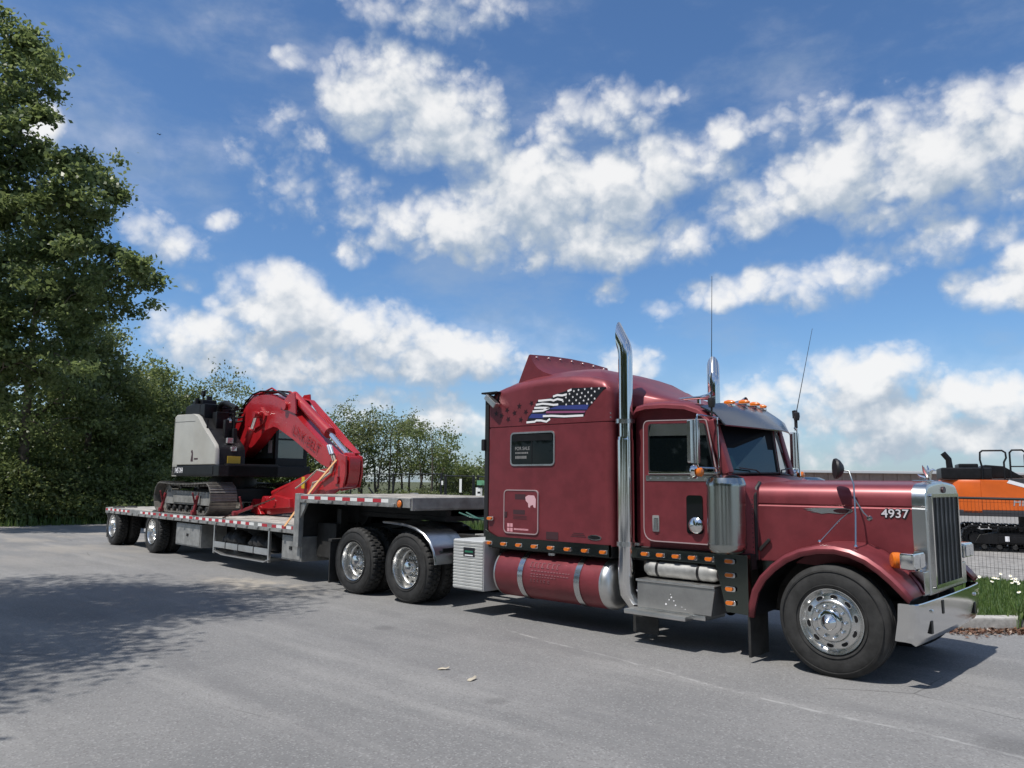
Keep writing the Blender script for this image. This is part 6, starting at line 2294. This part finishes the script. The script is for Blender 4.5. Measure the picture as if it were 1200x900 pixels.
for i, (x, y, h) in enumerate(bush):
    x, y, h = far_(x, y, h)
    tree('bush', blab[i], 'bush', x, y, max(1.0, h), 1.5 if h > 1.4 else 1.1, 0.0, 26, 210, 0.16, (LEAF_B, LEAF_C, LEAF_C)[i % 3] if h > 1.5 else LEAF_C, 100 + i, GB, trunk_r=0.05, trunks=3, clump_r=0.6, shape=0.6)
# trees behind the fence in the gap between excavator and sleeper
GF = 'trees beyond the black fence'
for i, (x, y, h, rd, lab) in enumerate([
        (-35.6, 16.3, 5.8, 1.7, 'slim tree right behind the end of the red boom'),
        (-32.9, 16.0, 6.0, 1.6, 'slender tree nearest the red boom elbow, beyond the fence'),
        (-31.95, 16.9, 6.0, 1.5, 'slender tree with bare stems, second from the boom elbow'),
        (-31.95, 18.3, 6.7, 1.7, 'tallest of the slender trees beyond the fence'),
        (-31.8, 19.9, 6.0, 1.7, 'slender tree beyond the fence left of the double gate post'),
        (-29.35, 19.4, 6.1, 1.7, 'last tall tree on the right of the slender row, beside open sky')]):
    tree('slender_tree', lab, 'tree', x, y, h, rd, 1.4, 32, 115, 0.14, LEAF_C if i % 2 else LEAF_D, 200 + i * 3, GF, trunks=3, trunk_r=0.09, clump_r=0.62, shape=0.3)
for i, (x, y, h, lab) in enumerate([
        (-31.7, 22.7, 3.6, 'small bush tree in open sky right of the slender trees'),
        (-30.3, 22.65, 3.0, 'small bush tree above the white fence sign'),
        (-30.4, 23.9, 3.2, 'small bush tree beside the dark rear edge of the sleeper cab'),
        (-27.0, 24.5, 3.0, 'small bush tree farthest right, tucked behind the sleeper cab')]):
    tree('small_tree', lab, 'tree', x, y, h, 1.3, 0.3, 26, 130, 0.15, LEAF_C, 240 + i, GF, trunk_r=0.06, trunks=2, clump_r=0.55, shape=0.3)
for i, (x, y, h) in enumerate([(-33.0, 12.0, 2.2), (-32.2, 13.3, 2.1), (-31.8, 14.6, 2.1), (-30.9, 15.6, 1.7), (-30.0, 16.8, 2.0), (-29.5, 17.8, 2.2), (-28.8, 18.7, 2.1), (-28.2, 20.0, 1.9), (-27.3, 21.4, 1.9), (-26.0, 22.2, 2.0)]):
    tree('hedge_bush', ['green bush under the excavator boom, first in the row behind the fence', 'green bush behind the excavator cab base', 'green bush behind the boom elbow', 'low bush left of the first black fence post',
                        'bush behind the first black fence post', 'bush right of the first black fence post', 'bush behind the middle of the black fence', 'bush left of the double gate post', 'bush behind the double gate post', 'bush behind the white fence sign'][i], 'bush',
         x, y, h * 0.66, 1.2, 0.0, 20, 110, 0.15, LEAF_C if i % 2 else LEAF_D, 300 + i, 'bushes behind the black fence', trunk_r=0.04, trunks=3, clump_r=0.5, shape=0.4)
# trees left of the picture whose shadow lies on the asphalt
tree('shade_tree', 'tall tree standing outside the left of the frame, shading the asphalt', 'tree', -9.9, -9.9, 13.2, 3.3, 5.6, 85, 620, 0.11, LEAF_A, 61, None, trunk_r=0.3, clump_r=0.9)
tree('shade_tree', 'second tree outside the left of the frame, nearer the photographer', 'tree', -7.3, -12.2, 11.0, 3.2, 4.6, 66, 620, 0.11, LEAF_B, 67, None, trunk_r=0.25, clump_r=0.9)
GR = 'trees behind the photographer'
for i, (x, y) in enumerate([(-16, -19.5), (-8, -20.5), (0, -19.5), (8, -20.5), (16, -19.5), (24, -20)]):
    tree('roadside_tree', 'broad tree behind the photographer, number of trees from the left end of the row: ' + ('one', 'two', 'three', 'four', 'five', 'six')[i], 'tree', x, y, 12 + (i % 3), 4.8, 0.6, 70, 230, 0.42, LEAF_A, 71 + i, GR, trunk_r=0.3, clump_r=1.3)

# ------------------------------------------------------------------ grass, flowers, litter
rg = np.random.default_rng(5)
poly = [(-1.6, 4.9), (-0.6, 3.4), (0.0, 2.55), (0.4, 2.72), (0.85, 3.2), (1.8, 4.3), (2.6, 5.2), (2.0, 7.3), (-1.3, 7.6)]
def in_poly(px, py, poly):
    c = np.zeros(len(px), bool)
    j = len(poly) - 1
    for i in range(len(poly)):
        xi, yi = poly[i]
        xj, yj = poly[j]
        t = ((yi > py) != (yj > py)) & (px < (xj - xi) * (py - yi) / (yj - yi + 1e-9) + xi)
        c ^= t
        j = i
    return c
px, py = rg.uniform(-1.6, 2.6, 26000), rg.uniform(2.5, 7.6, 26000)
k = in_poly(px, py, poly)
blades('grass', np.c_[px[k], py[k], np.full(k.sum(), 0.13)], 0.03, 0.10, 0.006, GRASSM, 6)
px, py = rg.uniform(-33.5, -30.0, 6000), rg.uniform(-6, 9, 6000)
blades('grass', np.c_[px, py, np.full(len(px), -0.03)], 0.12, 0.45, 0.02, GRASSM, 7)
px, py = rg.uniform(-30.0, -14.0, 5000), rg.uniform(10.5, 13.5, 5000)
blades('grass', np.c_[px, py, np.full(len(px), -0.03)], 0.15, 0.5, 0.02, GRASSM, 8)
PETAL = mat('white_petals', (0.80, 0.79, 0.70), 0.6)
EYE = mat('flower_eye', (0.6, 0.45, 0.06), 0.6)
STEM = mat('flower_stem', (0.06, 0.12, 0.03), 0.6)
def daisies(x, y, n, seed, h=0.24):
    r = random.Random(seed)
    t = thing('daisy_clump', 'clump of white daisies in the grass behind the kerb', 'flowers', (x, y, 0.135), 0, 'daisy clumps in the grass')
    st_, pe = MB(), MB()
    for k in range(n):
        bx, by = r.uniform(-0.14, 0.14), r.uniform(-0.14, 0.14)
        tx, ty, tz = bx + r.uniform(-0.05, 0.05), by + r.uniform(-0.05, 0.05), h * r.uniform(0.75, 1.25)
        st_.tube([(bx, by, 0), (tx, ty, tz)], 0.004, 4)
        M = Matrix.Translation((tx, ty, tz)) @ Matrix.Rotation(r.uniform(0.2, 0.9), 4, Vector((r.uniform(0.3, 1), r.uniform(-0.4, 0.4), 0)).normalized())
        c = pe.bm.verts.new(M @ Vector((0, 0, 0.004)))
        ring = [pe.bm.verts.new(M @ Vector((0.028 * math.cos(a) * (1 if j % 2 else 0.7), 0.028 * math.sin(a) * (1 if j % 2 else 0.7), 0))) for j, a in enumerate([q * math.pi / 8 for q in range(16)])]
        for q in range(16):
            pe.bm.faces.new((c, ring[q], ring[(q + 1) % 16]))
        n0 = len(pe.bm.faces)
        pe.lathe([(0.003, 0.0), (0.004, 0.009), (0.010, 0.006), (0.012, 0.0)], tuple(M @ Vector((0, 0, 0))), 'Z', 6, m=1)
    st_.build('stems', STEM, t, ang=0)
    pe.build('blossoms', [PETAL, EYE], t, ang=0, recalc=False)
for i, (x, y, n) in enumerate([(-0.10, 4.9, 3), (0.05, 5.1, 4), (0.22, 5.3, 4), (0.10, 5.6, 3), (0.40, 5.5, 3), (-0.25, 5.2, 2), (0.85, 3.6, 3), (0.78, 3.35, 2)]):
    daisies(x, y, n, 400 + i)
px, py = rg.normal(0.86, 0.10, 260), rg.normal(3.12, 0.10, 260)
blades('weeds', np.c_[px, py, np.full(260, 0.05)], 0.12, 0.38, 0.012, GRASSM, 9, lean=0.7)
# dry leaves and bark chips against the kerb
CHIP = leaf_material('dry_leaves', (0.10, 0.045, 0.025), (0.20, 0.11, 0.07), (0.33, 0.23, 0.16), 0.1)
n = 560
t = rg.uniform(0, 1, n)
d = np.abs(rg.normal(0, 0.16, n))
P = np.c_[0.05 + 0.95 * t + d * 0.72, 2.22 + 0.93 * t - d * 0.70, 0.012 + rg.uniform(0, 0.04, n) * np.exp(-d * 6)]
o = leaf_mesh('leaf_litter', P, 0.055, 15, CHIP, up_bias=2.5)
o['kind'] = 'stuff'
PAPER = mat('dirty_paper', (0.50, 0.45, 0.36), 0.8, var=0.2)
for i, (x, y, lab) in enumerate([(-2.80, -3.52, 'pale scrap of paper on the asphalt, left of the other scrap'), (-2.32, -3.60, 'curled pale scrap on the asphalt, right of the other scrap')]):
    mb = MB()
    w = 0.055
    rings = [[(-w, -0.02, 0.004), (-w * 0.3, -0.025, 0.012), (w * 0.4, -0.018, 0.010), (w, -0.012, 0.022)], [(-w, 0.02, 0.006), (-w * 0.3, 0.024, 0.018), (w * 0.4, 0.022, 0.014), (w, 0.016, 0.030)]]
    mb.loft(rings, closed=False)
    o = mb.build('paper_scrap', PAPER, ang=50)
    so = o.modifiers.new('thick', 'SOLIDIFY')
    so.thickness = 0.002
    o.location = (x, y, 0)
    o.rotation_euler = (0, 0, 0.7 + i)
    tag(o, lab, 'litter')
# ------------------------------------------------------------------ fences
FN = mat('black_fence_paint', (0.012, 0.012, 0.013), 0.45)
def fence(name, label, p0, p1, zt0, zt1, n, zb=0.0, mesh='diamond', pr=0.04, pitch=0.07, wt=0.004):
    F_ = thing(name, label, 'fence', (p0[0], p0[1], 0), math.atan2(p1[1] - p0[1], p1[0] - p0[0]))
    L = math.hypot(p1[0] - p0[0], p1[1] - p0[1])
    for k in range(n + 1):
        z = zt0 + (zt1 - zt0) * k / n
        mb = MB()
        mb.cyl((0, 0, -0.05), (0, 0, z + 0.02), pr, n=10)
        mb.lathe([(0, pr), (0.02, pr * 0.8), (0.035, 0)], (0, 0, z + 0.02), 'Z', 10)
        o = mb.build('post', FN, F_)
        o.location = (L * k / n, 0, 0)
    mb = MB()
    mb.cyl((0, 0, zt0), (L, 0, zt1), 0.024, n=8)
    mb.build('top_rail', FN, F_)
    mb = MB()
    bm = mb.bm
    def wire(a, b):
        a, b = Vector(a), Vector(b)
        d = (b - a).normalized()
        s = Vector((-d.z, 0, d.x)) * wt / 2
        vs = [bm.verts.new(q) for q in (a - s, a + s, b + s, b - s)]
        bm.faces.new(vs)
        vs = [bm.verts.new(q) for q in (a + Vector((0, -wt / 2, 0)), a + Vector((0, wt / 2, 0)), b + Vector((0, wt / 2, 0)), b + Vector((0, -wt / 2, 0)))]
        bm.faces.new(vs)
    H = min(zt0, zt1) - zb
    if mesh == 'diamond':
        m = int((L + H) / pitch)
        for k in range(m):
            x = k * pitch
            a0, a1 = x - H, x
            c0, c1 = max(0, a0), min(L, a1)
            if c1 > c0:
                wire((c0, 0, zb + (c0 - a0)), (c1, 0, zb + (c1 - a0)))
                wire((c0, 0, zb + H - (c0 - a0)), (c1, 0, zb + H - (c1 - a0)))
    else:
        k = 0
        while k * pitch < L:
            wire((k * pitch, 0, zb), (k * pitch, 0, zt0 + (zt1 - zt0) * k * pitch / L))
            k += 1
        z = zb + 0.05
        while z < H + zb:
            wire((0, 0, z), (L, 0, z))
            z += 0.20
    mb.build('wire_mesh', FN, F_, ang=0, kind='stuff', recalc=False)
    return F_, L
fl_, L_ = fence('chain_link_fence', 'tall black chain link fence with double gate post behind the trailer nose', (-26.40, 12.0), (-20.31, 12.0), 2.09, 2.09, 2)
o = MB().bar((1.34, 0, 1.50), (2.55, 0, 0.60), 0.05, 0.05).build('brace', FN, fl_)
gate, _ = fence('gate_panel', 'black chain link gate with a wide post, carrying white notices', (-20.05, 12.0), (-18.46, 12.0), 2.02, 2.0, 1, pr=0.055)
f3, _ = fence('chain_link_fence', 'black chain link fence running on behind the sleeper cab', (-18.2, 12.0), (-11.9, 9.6), 2.0, 1.75, 2)
f4, _ = fence('wire_fence', 'low black wire fence between grass and gravel in front of the orange excavator', (-10.2, 9.37), (9.4, 6.77), 1.62, 1.52, 7, zb=0.05, mesh='grid', pr=0.03, pitch=0.065, wt=0.0045)
SIGN = mat('sign_white', (0.74, 0.75, 0.74), 0.5)
def sign(name, label, x, z, w, h, extra=None):
    mb = MB()
    mb.box(-w / 2, w / 2, -0.012, 0.0, -h / 2, h / 2, 0.004)
    o = mb.build(name, SIGN)
    o.location = (x, 11.955, z)
    if extra:
        e = MB()
        e.box(-w * 0.22, w * 0.25, -0.015, -0.011, h * 0.14, h * 0.26)
        e.box(-w * 0.30, w * 0.30, -0.015, -0.011, -h * 0.10, -h * 0.04)
        e.build('dark_print', PLASTIC, o)
    return tag(o, label, 'sign')
sign('fence_sign', 'narrow white sign on the gate between the two posts', -19.12, 1.64, 0.13, 0.52)
sign('fence_sign', 'white notice board with dark print, low by the sleeper cab', -18.10, 1.27, 0.34, 0.62, True)
sign('fence_sign', 'tiny white tag on the double gate post', -20.18, 1.74, 0.10, 0.16)
o = MB().box(-0.2, 0.2, -0.02, 0.0, -0.09, 0.09, 0.004).build('fence_sign', mat('green_sign', (0.12, 0.30, 0.18), 0.5))
o.location = (-17.95, 11.90, 1.76)
tag(o, 'small pale green sign above the white notice board', 'sign')

# ------------------------------------------------------------------ long low building in the distance
BR = mat('brown_metal_cladding', (0.24, 0.175, 0.150), 0.6, var=0.15, vscale=2)
ROOFM = mat('pale_roof_edge', (0.55, 0.55, 0.54), 0.5)
BD = thing('low_building', 'long low brown building with a pale roof edge in the distance behind the hood', 'building', (-34.0, 26.0, 0), math.atan2(46.9 - 39.5, -11.3 + 19.1) + 0.10)
mb = MB()
mb.box(0, 60, 0, 14, -0.03, 2.62)
mb.build('wall', BR, BD, ang=0)
rib = MB().box(0, 0.10, -0.05, 0.0, 0, 2.6).build('wall_rib', BR, BD, ang=0)
rib.location = (1.0, 0, 0)
for k in range(1, 58):
    dup(rib, location=(1.0 + k * 1.0, 0, 0))
mb = MB()
mb.box(-0.4, 60.4, -0.45, 14.4, 2.625, 2.80, 0.02)
mb.build('roof', ROOFM, BD)
# ------------------------------------------------------------------ a bird high over the yard
mb = MB()
mb.lathe([(-0.16, 0.0), (-0.10, 0.03), (0.0, 0.045), (0.09, 0.03), (0.14, 0.0)], (0, 0, 0), 'X', 8)
mb.loft([[(-0.05, 0.02, 0.01), (0.07, 0.02, 0.01)], [(-0.03, 0.16, 0.08), (0.06, 0.16, 0.08)], [(-0.08, 0.34, 0.03), (-0.02, 0.34, 0.03)]], closed=False)
mb.loft([[(-0.05, -0.02, 0.01), (0.07, -0.02, 0.01)], [(-0.03, -0.16, 0.08), (0.06, -0.16, 0.08)], [(-0.08, -0.34, 0.03), (-0.02, -0.34, 0.03)]], closed=False)
mb.prism([(-0.14, -0.03), (-0.28, -0.06), (-0.28, 0.06), (-0.14, 0.03)], -0.004, 0.004, axis='Z')
o = mb.build('bird', BLACK)
o.location = (-79.0, 22.9, 38.5)
o.rotation_euler = (0.2, 0.1, 2.0)
tag(o, 'tiny dark bird flying high in the blue sky at left', 'bird')
